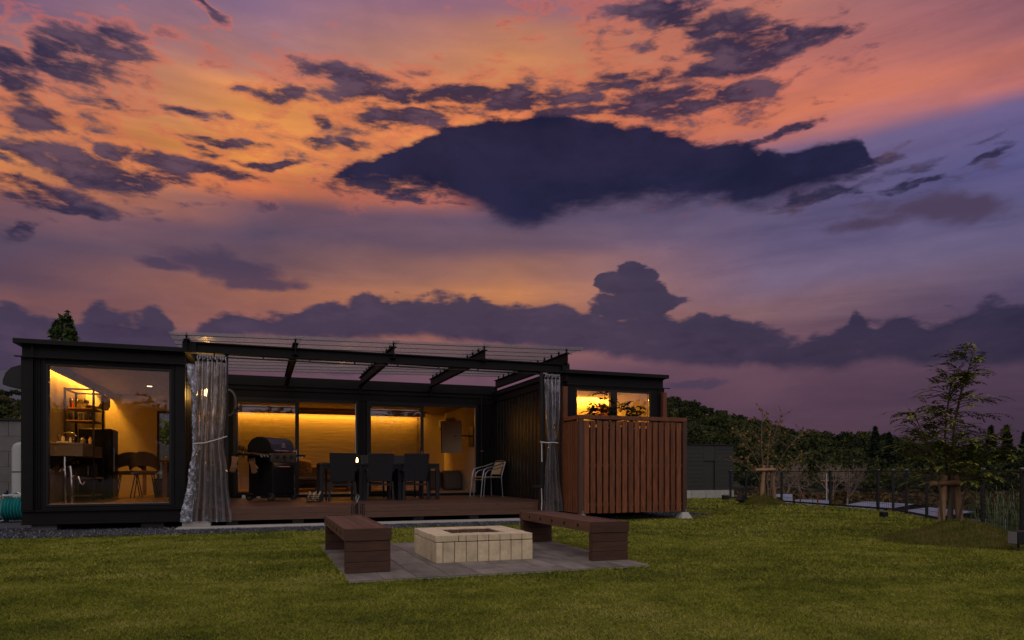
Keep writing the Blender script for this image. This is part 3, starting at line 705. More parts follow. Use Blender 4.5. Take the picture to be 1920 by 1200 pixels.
box('front_fascia', black, H, LX0, 9.84, 4.78, 4.88, 3.024, 3.13, bevel=.004)
box('front_fascia', black, H, LX0, 9.84, 4.75, 4.88, 3.134, 3.375, bevel=.004)
box('roof', black, H, LX0, 9.84, 4.88, LY1+.1, 3.06, 3.12)
box('door_sill', black, H, LX0, 9.84, 4.76, 4.92, .346, .418)
MB().tube([(9.42, 4.74, 3.08), (9.42, 4.74, .36)], .022, 8).build('down_pipe', trimm, H)
for zc in (.75, 1.55): box('down_pipe_bracket', alu, H, 9.38, 9.46, 4.70, 4.72, zc, zc+.03)
def sliding(x0, x1, xm):
    f = MB(); z0_, z1_ = .425, 2.765
    f.box(x0-.05, x1+.05, 4.79, 4.92, z1_, z1_+.076); f.box(x0-.05, x0, 4.79, 4.92, z0_, z1_); f.box(x1, x1+.05, 4.79, 4.92, z0_, z1_)
    d = f.build('sliding_door', trimm, H)
    for k, yy in enumerate((4.80, 4.86)):
        g_ = MB(); a, b = x0+.002+.03*k, xm+.02*k
        g_.box(a, b, yy, yy+.04, z1_-.05, z1_-.002); g_.box(a, b, yy, yy+.04, z0_, z0_+.06); g_.box(a, a+.03, yy, yy+.04, z0_+.06, z1_-.05); g_.box(b-.075, b, yy, yy+.04, z0_+.06, z1_-.05)
        fr = g_.build('door_frame', trimm, d)
        box('pane', glass, fr, a+.031, b-.076, yy+.017, yy+.023, z0_+.061, z1_-.051)
        if k == 0: box('door_handle', alu, fr, b-.05, b-.035, yy-.03, yy, 1.25, 1.55)
    box('jamb_edge', alu, d, x1-.022, x1-.002, 4.80, 4.84, z0_+.002, z1_-.002)
    box('track', alu, d, xm, x1-.03, 4.80, 4.90, .4195, .432)
sliding(3.10, 6.02, 4.58); sliding(6.35, 9.27, 7.80)

# wall lamp and cable coil seen through the left curtain
wl = thing('wall_lamp', 'lit bulb wall lamp on the black wall behind the clear curtain', 'lamp', (2.44, 1.2, 2.5))
MB().tube([(2.42, 1.2, 2.72), (2.60, 1.2, 2.76), (2.69, 1.2, 2.66)], .012, 8).build('arm', trimm, wl, smooth=True)
MB().lathe([(.03, 2.66), (.05, 2.63), (.075, 2.60)], (2.70, 1.2, 0), 18).build('lamp_shade', trimm, wl, smooth=True)
MB().lathe([(.004, 2.46), (.032, 2.475), (.045, 2.51), (.038, 2.56), (.015, 2.60)], (2.70, 1.2, 0), 16).build('bulb', bulbm, wl, smooth=True)
l = bpy.data.lights.new('wall_lamp_light', 'POINT'); l.energy = 12; l.color = (1, .5, .10); l.shadow_soft_size = .05
o = bpy.data.objects.new('wall_lamp_light', l); COL.objects.link(o); o.location = (2.70, 1.12, 2.44)
coilm = mat('cable_sheath', (.22, .19, .15), .6)
cc = MB()
for k in range(4):
    cc.tube([(2.95+(.19-.012*k)*cos(a*pi/12), 4.70-.012*k, 2.68+(.33-.012*k)*sin(a*pi/12)) for a in range(25)],   .006, 6, caps=False)
cc.build('cable_coil', coilm, smooth=True, label='pale coiled cable hanging on the wall above the glass doors', cat='cable', loc=(3.02, 4.7, 2.68))

# ------------------------------------------------------------------ deck
dk = thing('deck', 'brown timber deck between the two house wings with fascia boards', 'deck', (6.1, 2.4, .12))
nb = 30; bw = 4.78/nb
for i in range(nb):
    box('deck_board', deckm, dk, 2.462, 9.80, .004+i*bw, .004+(i+1)*bw-.006, .315, .345+rnd.uniform(-.001, .001))
box('fascia_board', deckm, dk, 2.50, 9.15, -.030, -.004, .232, .349, bevel=.003)
box('fascia_board', deckm, dk, 2.50, 9.15, -.027, -.004, .117, .229, bevel=.003)
box('deck_frame', trimm, dk, 2.50, 9.12, .0, .05, .14, .31)
box('side_fascia', deckm, dk, 9.16, 9.80, -.026, -.004, .19, .345)
for i in range(6): box('deck_post', concd, dk, 3.1+i*1.15, 3.3+i*1.15, .15, .35, .036, .139)

# ------------------------------------------------------------------ pergola
pg = thing('pergola', 'black steel pergola over the deck with clear corrugated roofing', 'pergola', (6.1, 2.2, .35))
b = MB(); b.box(2.40, 9.86, -.06, .10, 3.268, 3.29); b.box(2.40, 9.86, -.06, .10, 3.10, 3.122); b.box(2.401, 9.859, .0, .09, 3.122, 3.268)
b.build('front_beam', black, pg)
box('beam_end_plate', black, pg, 9.70, 9.862, -.058, .098, 3.122, 3.268)
box('beam_end_plate', black, pg, 2.398, 2.62, -.058, .098, 3.122, 3.268)
RX = (2.47, 4.29, 6.10, 7.94, 9.77)
def rz_(x): return 3.315 + .0265*(x-2.46)
for x in RX:
    zt_ = rz_(x); zb_ = zt_-.215
    r = MB()
    r.box(x-.05, x+.05, -.16, 4.56, zt_-.014, zt_); r.box(x-.05, x+.05, -.12, 4.56, zb_, zb_+.014); r.box(x-.006, x+.006, -.16, 4.56, zb_+.014, zt_-.014)
    r.build('rafter', black, pg)
    box('rafter_post', black, pg, x-.03, x+.03, 4.50, 4.56, 3.0 if x < 9 else 2.95, zb_-.001)
    box('rafter_brace', black, pg, x-.015, x+.015, 4.40, 4.76, 3.16, 3.19)
    for k in range(12):
        yy = -.10+k*.40
        bk = MB().box(x-.015, x+.015, yy-.012, yy+.012, zt_, zt_+.105); bk.hexa([(x-.018, yy-.03, zt_+.06), (x+.018, yy-.03, zt_+.06), (x+.018, yy+.03, zt_+.06), (x-.018, yy+.03, zt_+.06)], [(x-.004, yy-.006, zt_+.135), (x+.004, yy-.006, zt_+.135), (x+.004, yy+.006, zt_+.135), (x-.004, yy+.006, zt_+.135)])
        bk.build('roofing_clip', black, pg)
# corrugated sheets (corrugations run along x)
ny = 64*8; ys = np.linspace(-.28, 4.32, ny+1); ph = (ys-ys[0])/4.6*64*2*pi
for (xa, xb, dz_) in ((2.20, 4.40, 0), (4.28, 6.20, .006), (6.10, 8.05, 0), (7.94, 10.12, .006)):
    v = []
    for x in (xa, xb):
        v.append(np.stack([np.full(ny+1, x), ys, rz_(x)+.085+dz_+.014*np.sin(ph)], 1))
    v = np.concatenate(v); i = np.arange(ny)
    o = npmesh('corrugated_sheet', v, np.stack([i, i+ny+1, i+ny+2, i+1], 1), roofclear, parent=pg, smooth=True)
for k in range(10):
    yy = -.10+k*.48
    b = MB(); b.add([(2.2, yy, rz_(2.2)+.062), (10.12, yy, rz_(10.12)+.062), (10.12, yy+.012, rz_(10.12)+.062), (2.2, yy+.012, rz_(2.2)+.062), (2.2, yy, rz_(2.2)+.070), (10.12, yy, rz_(10.12)+.070), (10.12, yy+.012, rz_(10.12)+.070), (2.2, yy+.012, rz_(2.2)+.070)], [(0,3,2,1),(4,5,6,7),(0,1,5,4),(1,2,6,5),(2,3,7,6),(3,0,4,7)])
    b.build('roofing_batten', black, pg)
MB().tube([(2.62, -.02, 3.045), (9.66, -.02, 3.045)], .013, 8).build('curtain_rail', trimm, pg)
for k in range(9): box('rail_hanger', trimm, pg, 2.9+k*.82, 2.925+k*.82, -.03, -.01, 3.055, 3.10)
box('post', trimm, pg, 9.205, 9.265, -.03, .03, .036, 3.10); box('post', trimm, pg, 3.085, 3.14, .0, .05, .35, 3.10)

# ------------------------------------------------------------------ clear curtains
def curtain(root, stations, folds, amp, y, name, m, grid=True, ph0=0.):
    """stations: (z, x0, x1, amplitude scale)"""
    nu = folds*14; V = []
    for z, x0, x1, s in stations:
        u = np.linspace(0, 1, nu+1)
        x = x0+(x1-x0)*(u + .012*np.sin(u*2*pi*folds*2+1))
        yy = y + amp*s*(np.sin(u*2*pi*folds+ph0)+.35*np.sin(u*2*pi*folds*.53+2*z))
        V.append(np.stack([x, yy, np.full(nu+1, z)], 1))
    V = np.concatenate(V); ns = len(stations); F = []
    for j in range(ns-1):
        i = np.arange(nu)+j*(nu+1); F.append(np.stack([i, i+1, i+nu+2, i+nu+1], 1))
    return npmesh(name, V, np.concatenate(F), m, parent=root, smooth=True)
def interp(st, n=40):
    zs = [s[0] for s in st]; out = []
    for z in np.linspace(zs[0], zs[-1], n):
        for a, b_ in zip(st, st[1:]):
            if b_[0] <= z <= a[0] or a[0] <= z <= b_[0]:
                t = (z-a[0])/(b_[0]-a[0]); t = t*t*(3-2*t)
                out.append((z, a[1]+(b_[1]-a[1])*t, a[2]+(b_[2]-a[2])*t, a[3]+(b_[3]-a[3])*t)); break
    return out
def make_curtain(label, sheet_st, folds, y, flap=None, tie=None, x_top=(0, 0), band=None, ytie=-.1):
    c = thing('curtain', label, 'curtain', (sum(x_top)/2, y, .1), 'clear vinyl curtains of the deck')
    sh = curtain(c, interp(sheet_st), folds, .068, y, 'vinyl_sheet', plastic)
    # stitched reinforcement threads
    th = MB()
    for k, u in enumerate(np.linspace(.12, .93, 5)):
        for z, x0, x1, s in interp(sheet_st, 110):
            if (k % 2 == 0 and z > 2.75): continue
            xx = x0+(x1-x0)*u; yy = y-.06*s-.008; w = .022
            th.add([(xx-w, yy, z-.004), (xx+w, yy, z-.004), (xx+w, yy, z+.004), (xx-w, yy, z+.004)], [(0, 1, 2, 3)])
    th.build('thread_grid', trimm, c, kind='stuff')
    z_t = sheet_st[0][0]
    hd_ = MB()
    for k in range(12):
        x = x_top[0]+(x_top[1]-x_top[0])*(k+.5)/12
        hd_.tube([(x, y, z_t-.02), (x, y-.0, z_t+.03), (x+.01, y, 3.05)], .005, 5)
    hd_.build('curtain_hooks', chrome, c)
    hb = interp([(z_t+.01, *sheet_st[0][1:]), (z_t-.05, *sheet_st[0][1:])], 3)
    curtain(c, hb, folds, .058, y-.002, 'header_tape', trimm)
    hb = interp([(sheet_st[-1][0]+.07, *sheet_st[-1][1:]), (sheet_st[-1][0]-.005, *sheet_st[-1][1:])], 3)
    curtain(c, hb, folds, .057, y-.004, 'bottom_hem', plastic)
    return c
cl = make_curtain('clear vinyl curtain gathered by the left wing, lamp glow showing through', [(3.0, 2.60, 3.13, .8), (2.2, 2.59, 3.11, .9), (1.54, 2.585, 3.07, .75), (.9, 2.53, 3.13, .95), (.11, 2.43, 3.20, 1.1)], 7, -.09, x_top=(2.62, 3.12))
# silvery rolled edge flap
st = interp([(2.88, 2.47, 2.60, .3), (2.2, 2.56, 2.62, .3), (1.4, 2.57, 2.63, .3), (.9, 2.50, 2.62, .6), (.12, 2.37, 2.56, 1)], 70)
V = []; nu = 8
for j, (z, x0, x1, s) in enumerate(st):
    for i in range(nu+1):
        u = i/nu; V.append((x0+(x1-x0)*u+rng.normal()*.006, -.14-.03*sin(pi*u)+rng.normal()*.010, z))
F = [(j*(nu+1)+i, j*(nu+1)+i+1, (j+1)*(nu+1)+i+1, (j+1)*(nu+1)+i) for j in range(len(st)-1) for i in range(nu)]
npmesh('crumpled_edge', V, F, foilm, parent=cl)
MB().tube([(2.58, -.17, 1.49), (2.75, -.20, 1.50), (2.92, -.20, 1.55), (3.06, -.15, 1.60), (3.12, -.05, 1.63)], .009, 6).build('tie_cord', rope, cl)
cr = make_curtain('clear vinyl curtain tied in the middle beside the slatted screen', [(3.0, 9.27, 9.62, .8), (2.3, 9.29, 9.60, 1), (1.68, 9.33, 9.56, .6), (1.60, 9.36, 9.52, .35), (1.5, 9.33, 9.56, .7), (1.0, 9.30, 9.60, 1), (.17, 9.27, 9.70, 1.2)], 4, -.09, x_top=(9.28, 9.62))
MB().tube([(9.16, -.10, 1.62), (9.30, -.16, 1.60), (9.42, -.18, 1.61), (9.56, -.14, 1.60)], .011, 6).build('tie_cord', rope, cr)
MB().tube([(9.20, -.10, 1.62), (9.205, -.10, 1.2)], .010, 6).build('cord_end', rope, cr)

# ------------------------------------------------------------------ slatted screen and plants
sc_ = thing('slatted_screen', 'reddish brown slatted timber screen on concrete feet below the right windows', 'screen', (10.95, -.45, .1))
SX0, SX1, SY = 9.685, 12.225, -.90
for (x, y) in ((SX0, SY), (SX1-.10, SY), (SX0, -.13), (SX1-.10, -.13)):
    back_ = y > SY
    box('post', cedar_d if not back_ else cedar, sc_, x, x+.10, y, y+.10, .10, 2.06 if not back_ else (2.80 if x < 10 else 2.77), bevel=.004)
n = 16; w = (SX1-SX0-.22)/n
for i in range(n):
    x = SX0+.11+i*w; ww = w*.76+rnd.uniform(-.003, .003)
    box('slat', cedar, sc_, x, x+ww, SY+.002+rnd.uniform(0, .004), SY+.028, .155+rnd.uniform(-.006, .006), 2.03, bevel=.002)
for i in range(6):
    y = SY+.115+i*.118
    for x in (SX0+.002, SX1-.026):
        box('slat', cedar, sc_, x, x+.024, y, y+.082, .16, 2.03, bevel=.002)
for z0_, z1_ in ((1.09, 1.16), (1.95, 2.02), (.30, .36)):
    box('rail', cedar_d, sc_, SX0+.101, SX1-.101, SY+.034, SY+.07, z0_, z1_)
    for x in (SX0+.03, SX1-.066): box('rail', cedar, sc_, x, x+.036, SY+.101, -.131, z0_, z1_)
box('top_rail', cedar, sc_, SX0-.002, SX1+.002, SY-.006, SY+.096, 2.062, 2.142, bevel=.004)
for x in (SX0, SX1-.1): box('top_rail', cedar, sc_, x, x+.1, SY+.098, -.132, 2.062, 2.14, bevel=.004)
box('gap_shade_sheet', shadem, sc_, SX0+.12, SX1-.12, SY+.10, SY+.115, .18, 1.9)  # added black sheet painting the shade seen between the slats
for x in (SX0+.05, SX1-.05):
    f = MB().hexa([(x-.135, SY-.09, .0), (x+.135, SY-.09, .0), (x+.135, SY+.18, .0), (x-.135, SY+.18, .0)], [(x-.07, SY-.02, .135), (x+.07, SY-.02, .135), (x+.07, SY+.12, .135), (x-.07, SY+.12, .135)]).build('concrete_foot', concm, sc_, bevel=.004)
    box('foot_bracket', alu, f, x+.0, x+.045, SY-.008, SY-.004, .11, .20)
def compound(leafs, tones, p, d, L_, n, size, droop=.3):
    """a compound leaf: leaflets in pairs along a midrib"""
    d = Vector(d).normalized(); side = d.cross(Vector((0, 0, 1)));
    if side.length < .1: side = Vector((1, 0, 0))
    side.normalize(); q = Vector(p); st = L_/n; tv = rng.uniform(0, 1)
    for i in range(n):
        d2 = (d + Vector((0, 0, -droop*i/n))).normalized(); q = q + d2*st
        for s in ((-1, 1) if i < n-1 else (0,)):
            o = (d2*.75+side*s*.8+Vector((0, 0, rng.normal()*.12-.12))).normalized(); tip = q+o*size*rng.uniform(.8, 1.15); wv = o.cross(side.cross(d2)+Vector((0, 0, .2))).normalized()*size*.19
            mid_ = q+o*size*.45
            leafs += [tuple(q), tuple(mid_+wv), tuple(tip), tuple(mid_-wv)]; tones.append(min(1, max(0, tv+rng.normal()*.15)))
def quads(leafs): n = len(leafs)//4; return np.array(leafs), np.arange(4*n).reshape(n, 4)
for (px_, top_, lab) in ((10.35, 2.62, 'dark leafy shrub standing before the left pane above the slatted screen'), (10.95, 2.52, 'dark leafy shrub standing before the middle of the right windows')):
    pl = thing('screen_shrub', lab, 'shrub', (px_, -.42, .1), 'shrubs inside the slatted screen')
    st_ = MB(); lf, tn = [], []
    for k in range(10):
        a = rng.uniform(0, 2*pi); sp_ = rng.uniform(.05, .36); h = top_-rng.uniform(.0, .42)
        tip = Vector((px_+cos(a)*sp_*1.3, -.42+sin(a)*sp_*.7, h)); st_.tube([(px_+rng.normal()*.03, -.42, .12), (px_+cos(a)*sp_*.5, -.42+sin(a)*sp_*.3, h*.6), tuple(tip)], [.012, .009, .004], 5)
        for j in range(11):
            t = 1-j*.045; p = Vector((px_+cos(a)*sp_*1.3*t, -.42+sin(a)*sp_*.7*t, h*t)); b2 = rng.uniform(0, 2*pi)
            compound(lf, tn, p, (cos(b2), sin(b2), rng.uniform(.2, .8)), rng.uniform(.22, .34), 7, .15, .9)
    st_.build('stem', barkm, pl); v, f = quads(lf); npmesh('leaves', v, f, nand_f, tn, parent=pl)

# ------------------------------------------------------------------ kitchen things
kc = thing('kitchen_counter', 'thick grey cement sink counter against the left kitchen wall', 'counter', (.37, 1.6, .43))
box('counter_top', cement, kc, .102, .64, 1.14, 1.98, 1.49, 1.525, bevel=.004); box('basin_box', cement, kc, .104, .636, 1.145, 1.975, 1.28, 1.488, bevel=.004)
for y in (1.25, 1.85): MB().hexa([(.105, y, 1.279), (.50, y, 1.279), (.50, y, 1.255), (.105, y, 1.05)], [(.105, y+.03, 1.279), (.50, y+.03, 1.279), (.50, y+.03, 1.255), (.105, y+.03, 1.05)]).build('bracket', trimm, kc)
MB().tube([(.16, 1.55, 1.525), (.16, 1.55, 1.66), (.22, 1.53, 1.72), (.34, 1.50, 1.73), (.44, 1.48, 1.70), (.46, 1.475, 1.66)], .013, 8).build('swan_neck_tap', chrome, kc, smooth=True)
pp = MB(); pp.tube([(.34, 1.20, 1.27), (.34, 1.18, 1.15), (.36, 1.17, .80), (.36, 1.17, .44)], .020, 8); pp.tube([(.42, 1.22, 1.1), (.44, 1.2, .95), (.45, 1.20, .44)], .026, 8)
pp.tube([(.45, 1.2, .86), (.50, 1.15, .93), (.58, 1.12, .90), (.60, 1.12, .80), (.64, 1.12, .76), (.67, 1.12, .82)], .018, 8); pp.tube([(.36, 1.17, 1.0), (.30, 1.17, 1.06), (.26, 1.17, 1.0)], .014, 8)
pp.build('drain_pipes', chrome, kc, smooth=True)
for (x, y, h, r, m, nm, lab, ct) in ((.30, 1.26, .14, .028, redm, 'soap_bottle', 'red topped soap bottle at the front end of the sink counter', 'bottle'), (.42, 1.24, .10, .022, white, 'small_jar', 'small pale jar beside the red soap bottle', 'jar'),
        (.50, 1.78, .13, .05, steelp, 'steel_canister', 'steel canister on the counter behind the tap', 'canister'), (.60, 1.90, .14, .03, logm, 'pepper_mill', 'pale wooden mill next to the steel canister', 'mill'), (.33, 1.86, .12, .045, darkglass, 'glass_jar', 'glass jar at the back of the sink counter', 'jar')):
    t = thing(nm, lab, ct, (x, y, 1.526))
    MB().lathe([(r*.9, 1.526), (r, 1.54), (r, 1.526+h*.7), (r*.55, 1.526+h*.85)], (x, y, 0), 14).build('body', m if m is not redm else white, t, smooth=True)
    MB().lathe([(r*.6, 1.526+h*.86), (r*.62, 1.526+h), (r*.1, 1.526+h*1.03)], (x, y, 0), 14).build('lid', m, t, smooth=True)
box('sponge_tray', white, None, .22, .40, 1.17, 1.22, 1.526, 1.55, bevel=.004, label='small white tray under the red topped bottle', cat='tray')
rk = thing('shelf_rack', 'tall black metal rack with wooden shelves of glasses in the kitchen', 'shelf', (.39, 2.46, .43))
for (x, y) in ((.15, 2.03), (.63, 2.03), (.15, 2.88), (.63, 2.88)): box('upright', trimm, rk, x-.018, x+.018, y-.018, y+.018, .43, 2.62)
for z in (.52, .86, 1.28, 1.98, 2.22): box('shelf_board', woodm, rk, .15, .63, 2.05, 2.86, z, z+.022)
for y in (2.03, 2.88): box('top_bar', trimm, rk, .168, .612, y-.016, y+.016, 2.58, 2.612)
for x in (.15, .63): box('top_bar', trimm, rk, x-.015, x+.015, 2.049, 2.861, 2.582, 2.61)
box('drawer_box', cement, rk, .16, .62, 2.06, 2.85, 1.303, 1.50)
gproto = None
def wineglass(x, y, z, lab, i):
    global gproto
    if gproto is None:
        g0 = thing('wine_glass', lab, 'glass', (0, 0, 0), 'glasses on the rack'); MB().lathe([(.032, 0), (.030, .003), (.004, .008), (.004, .07), (.012, .078), (.034, .11), (.036, .14), (.030, .17)], (0, 0, 0), 12).build('bowl_and_stem', alu, g0, smooth=True); gproto = g0; g0.location = (x, y, z); return g0
    c = copy_tree(gproto); c.location = (x, y, z); c['label'] = lab; return c
for i in range(9):
    wineglass(.26+.042*(i % 3)*2.2, 2.12+.14*(i//3), 2.2425, ('left', 'middle', 'right')[i % 3]+' stemmed wine glass in the '+('front', 'middle', 'back')[i//3]+' row on the kitchen rack', i)
for i in range(5):
    t = MB().lathe([(.028, 2.003), (.030, 2.10), (.028, 2.14)], (.22+i*.085, 2.13+.05*(i % 2), 0), 10).build('tumbler', darkglass, smooth=True, label=('leftmost', 'second', 'third', 'fourth', 'rightmost')[i]+' dark tumbler on the shelf below the wine glasses', cat='glass', group='tumblers on the rack')
for i in range(4):
    box('book', (fabg, trimm, redm, fabk)[i], None, .19+i*.03, .214+i*.03, 2.09, 2.25, 2.2425, 2.42+.01*(i % 3), label=('grey book standing left of the wine glasses', 'black book standing left of the wine glasses', 'red book standing left of the wine glasses', 'brown book next to the wine glasses')[i], cat='book')
mw = thing('microwave', 'black microwave oven on the lower shelf of the kitchen rack', 'microwave', (.39, 2.4, .883))
box('case', trimm, mw, .18, .60, 2.10, 2.55, .883, 1.16, bevel=.008); box('door_window', darkglass, mw, .22, .50, 2.09, 2.099, .92, 1.12); box('handle', alu, mw, .52, .535, 2.075, 2.099, .93, 1.11)
pn = MB().lathe([(.02, 0), (.16, 0), (.18, .02), (.17, .03)], (.50, 2.62, 1.62), 20, 'Z').build('frying_pan', trimm, label='round black frying pan leaning on the kitchen rack', cat='pan', smooth=True)
pn.rotation_euler = (0, 0, 0)
fg = thing('fridge', 'tall black glossy cabinet beside the kitchen rack', 'cabinet', (.45, 3.4, .43))
box('body', side_steel, fg, .14, .74, 3.12, 3.70, .44, 1.90, bevel=.02); box('door', trimm, fg, .741, .765, 3.13, 3.69, .46, 1.88, bevel=.01); box('door_handle', alu, fg, .768, .79, 3.18, 3.20, 1.0, 1.5)
def aircon(x0, x1, y0, y1, z0, z1, label, axis):
    a = thing('air_conditioner', label, 'air conditioner', ((x0+x1)/2, (y0+y1)/2, z0))
    if axis > 0: pr = [(x0, z0+.04), (x1-.06, z0), (x1, z0+.08), (x1, z1-.03), (x1-.03, z1), (x0, z1)]
    else: pr = [(x1, z0+.04), (x0+.06, z0), (x0, z0+.08), (x0, z1-.03), (x0+.03, z1), (x1, z1)]
    MB().hexa([(x, y0, z) for x, z in pr], [(x, y1, z) for x, z in pr]).build('case', white, a, bevel=.01)
    xa, xb = (x1-.09, x1-.03) if axis > 0 else (x0+.03, x0+.09)
    box('air_outlet', trimm, a, xa, xb, y0+.05, y1-.05, z0-.004, z0+.012); return a
aircon(.101, .40, 3.9, 4.9, 2.42, 2.72, 'white air conditioner high on the left kitchen wall', 1)
aircon(9.32, 9.618, 8.2, 9.25, 2.42, 2.75, 'white air conditioner high in the living room corner by the television', -1)
box('switch_panel', white, None, .101, .13, .95, 1.20, 2.35, 2.75, label='pale panel on the kitchen wall at the window left edge', cat='panel')
# round-backed chairs and table
def shell_chair(x, y, rz, label):
    t = thing('shell_chair', label, 'chair', (0, 0, 0), 'round backed chairs in the kitchen')
    MB().lathe([(.02, .50), (.25, .50), (.28, .53), (.27, .58), (.02, .59)], (0, 0, 0), 20).build('seat', fabg, t, smooth=True)
    V, F = [], []; n = 20
    for i in range(n+1):
        a = -pi*.62 + i/n*pi*1.24; k = max(0, cos(a))**.55
        x_, y_ = .29*sin(a), -.27*cos(a); zt2 = .64+.36*k; zb2 = .60+.10*max(0, cos(a*1.35))
        for dd in (0, -.035):
            V += [(x_*(1+dd), y_*(1+dd), zb2), (x_*(1.06+dd), y_*(1.06+dd), zt2)]
    for i in range(n):
        a = i*4; b_ = a+4
        F += [(a, b_, b_+1, a+1), (a+2, a+3, b_+3, b_+2), (a+1, b_+1, b_+3, a+3), (a, a+2, b_+2, b_)]
    MB().add(V, F).build('backrest', fabg, t, smooth=True)
    for (sx, sy) in ((-1, -1), (1, -1), (1, 1), (-1, 1)): MB().tube([(sx*.16, sy*.16, .50), (sx*.24, sy*.24, 0)], .012, 6).build('leg', trimm, t)
    t.location = (x, y, .43); t.rotation_euler = (0, 0, rz); return t
shell_chair(1.30, 3.55, .0, 'grey round backed chair nearest the kitchen table leg'); shell_chair(.93, 3.95, .25, 'grey round backed chair half hidden behind the black cabinet')
kt = thing('kitchen_table', 'wooden kitchen table with a broad panel leg beside the round backed chairs', 'table', (1.7, 4.5, .43))
box('tabletop', woodm, kt, 1.0, 2.0, 3.75, 5.2, 1.22, 1.265, bevel=.004); box('panel_leg', woodm, kt, 1.62, 1.72, 3.76, 3.84, .432, 1.218); box('panel_leg', trimm, kt, 1.725, 1.80, 3.76, 3.84, .432, 1.218); box('panel_leg', woodm, kt, 1.05, 1.12, 5.0, 5.1, .432, 1.218)
bn = thing('waste_bin', 'small dark bin under the kitchen table', 'bin', (1.5, 4.3, .43)); MB().lathe([(.12, .432), (.14, .80), (.13, .80)], (1.50, 4.4, 0), 16).build('body', fabg, bn, smooth=True); MB().lathe([(.145, .802), (.15, .83), (.02, .85)], (1.50, 4.4, 0), 16).build('lid', trimm, bn, smooth=True)
box('cup', white, None, 1.66, 1.72, 3.85, 3.91, 1.266, 1.35, bevel=.01, label='small pale cup on the corner of the kitchen table', cat='cup')

# ------------------------------------------------------------------ living room things
sf = thing('sofa', 'low brown sofa along the living room wall behind the grill', 'sofa', (4.9, 8.7, .43))
box('base', fabk, sf, 3.6, 6.9, 8.35, 9.30, .50, .72, bevel=.03); box('backrest', fabk, sf, 3.6, 6.9, 9.18, 9.50, .72, 1.18, bevel=.06)
for i in range(3): box('seat_cushion', fabk, sf, 3.62+i*1.09, 4.69+i*1.09, 8.30, 9.16, .722, .90, bevel=.04)
for x in (3.7, 6.8): box('leg', woodm, sf, x-.03, x+.03, 8.45, 8.51, .432, .50)
for (x, y, r, m, lab) in ((4.95, 8.95, .15, pillowm, 'patterned red and tan cushion standing upright on the sofa'), (4.55, 9.0, -.2, fabg, 'plain grey cushion left of the patterned cushion'), (3.85, 9.0, .1, fabk, 'brown cushion at the left end of the sofa')):
    p = MB(); nn = 8; V = []; F = []
    for s in (1, -1):
        for j in range(nn+1):
            for i in range(nn+1):
                u, v_ = i/nn*2-1, j/nn*2-1; th_ = .09*(max(0, (1-u**4)*(1-v_**4)))**.5
                V.append((u*.25*(1-.06*v_*v_), s*th_, v_*.25*(1-.06*u*u)))
    for s in (0, 1):
        for j in range(nn):
            for i in range(nn):
                a = s*(nn+1)**2+j*(nn+1)+i; F.append((a, a+1, a+nn+2, a+nn+1) if s == 0 else (a, a+nn+1, a+nn+2, a+1))
    p.add(V, F); o = p.build('cushion', m, smooth=True, label=lab, cat='cushion', group='cushions on the sofa'); o.location = (x, y, 1.14); o.rotation_euler = (-.25, r, r)
ct = thing('coffee_table', 'low pale coffee table in front of the sofa', 'coffee table', (4.9, 7.6, .43))
box('tabletop', woodm, ct, 4.2, 6.4, 7.1, 7.9, .80, .84, bevel=.005); box('block_leg', woodm, ct, 5.2, 5.7, 7.3, 7.7, .432, .798); box('block_leg', woodm, ct, 6.1, 6.3, 7.3, 7.7, .432, .798)
for (x, y, hw, lab, m) in ((8.80, 7.75, .20, 'brown rounded pouf standing left of the grey pouf', fabk), (9.30, 7.48, .28, 'grey rounded pouf in the right doorway', fabg)):
    o = MB().box(x-hw, x+hw, y-.26, y+.26, .432, 1.03).build('pouf', m, None, bevel=.09, label=lab, cat='pouf', group='poufs by the living room wall', loc=(x, y, .432)); o.modifiers['bevel'].segments = 5
tvm = mat('tv_wall_lit', (.62, .46, .28), .6)  # tan tone puts the warm room light into the panel colour
tv = thing('television', 'flat television on a swivel arm at the living room right wall', 'television', (9.2, 6.2, 1.6))
M_ = Matrix.Rotation(radians(-28), 3, 'Z') @ Matrix.Rotation(radians(6), 3, 'X')
MB().obox((9.0, 6.3, 2.02), (.60, .05, .92), M_).build('lamplit_panel', tvm, tv, bevel=.01); MB().obox((8.985, 6.33, 2.02), (.62, .012, .94), M_).build('screen', trimm, tv); MB().obox((9.02, 6.27, 1.56), (.60, .055, .012), M_).build('bottom_trim', alu, tv)
MB().tube([(9.06, 6.25, 2.05), (9.35, 6.15, 2.05), (9.62, 6.2, 2.05)], .025, 6).build('wall_arm', trimm, tv); box('wall_plate', trimm, tv, 9.55, 9.618, 5.95, 6.45, 1.75, 2.35)

# ------------------------------------------------------------------ grill
DZ = .346
gr = thing('gas_grill', 'black gas grill with silver knob panel and two side shelves on the deck', 'grill', (0, 0, 0))
W2, D2 = .36, .33
box('cabinet', grillm, gr, -W2, W2, -D2, D2, .14, .86, bevel=.01)
for s in (-1, 1): box('cabinet_door', grillm, gr, (-W2+.01 if s < 0 else .004), (-.004 if s < 0 else W2-.01), -D2-.016, -D2-.001, .17, .83, bevel=.004)
MB().tube([(-.20, -D2-.02, .76), (-.20, -D2-.045, .76), (.16, -D2-.045, .76), (.16, -D2-.02, .76)], .010, 8).build('door_handle', chrome, gr)
box('firebox', grillm, gr, -.41, .41, -.30, .33, .862, 1.06, bevel=.02)
cp = MB().hexa([(-.40, -.315, .87), (.40, -.315, .87), (.40, -.30, .87), (-.40, -.30, .87)], [(-.40, -.37, 1.06), (.40, -.37, 1.06), (.40, -.31, 1.06), (-.40, -.31, 1.06)]).build('control_panel', steelp, gr, bevel=.004)
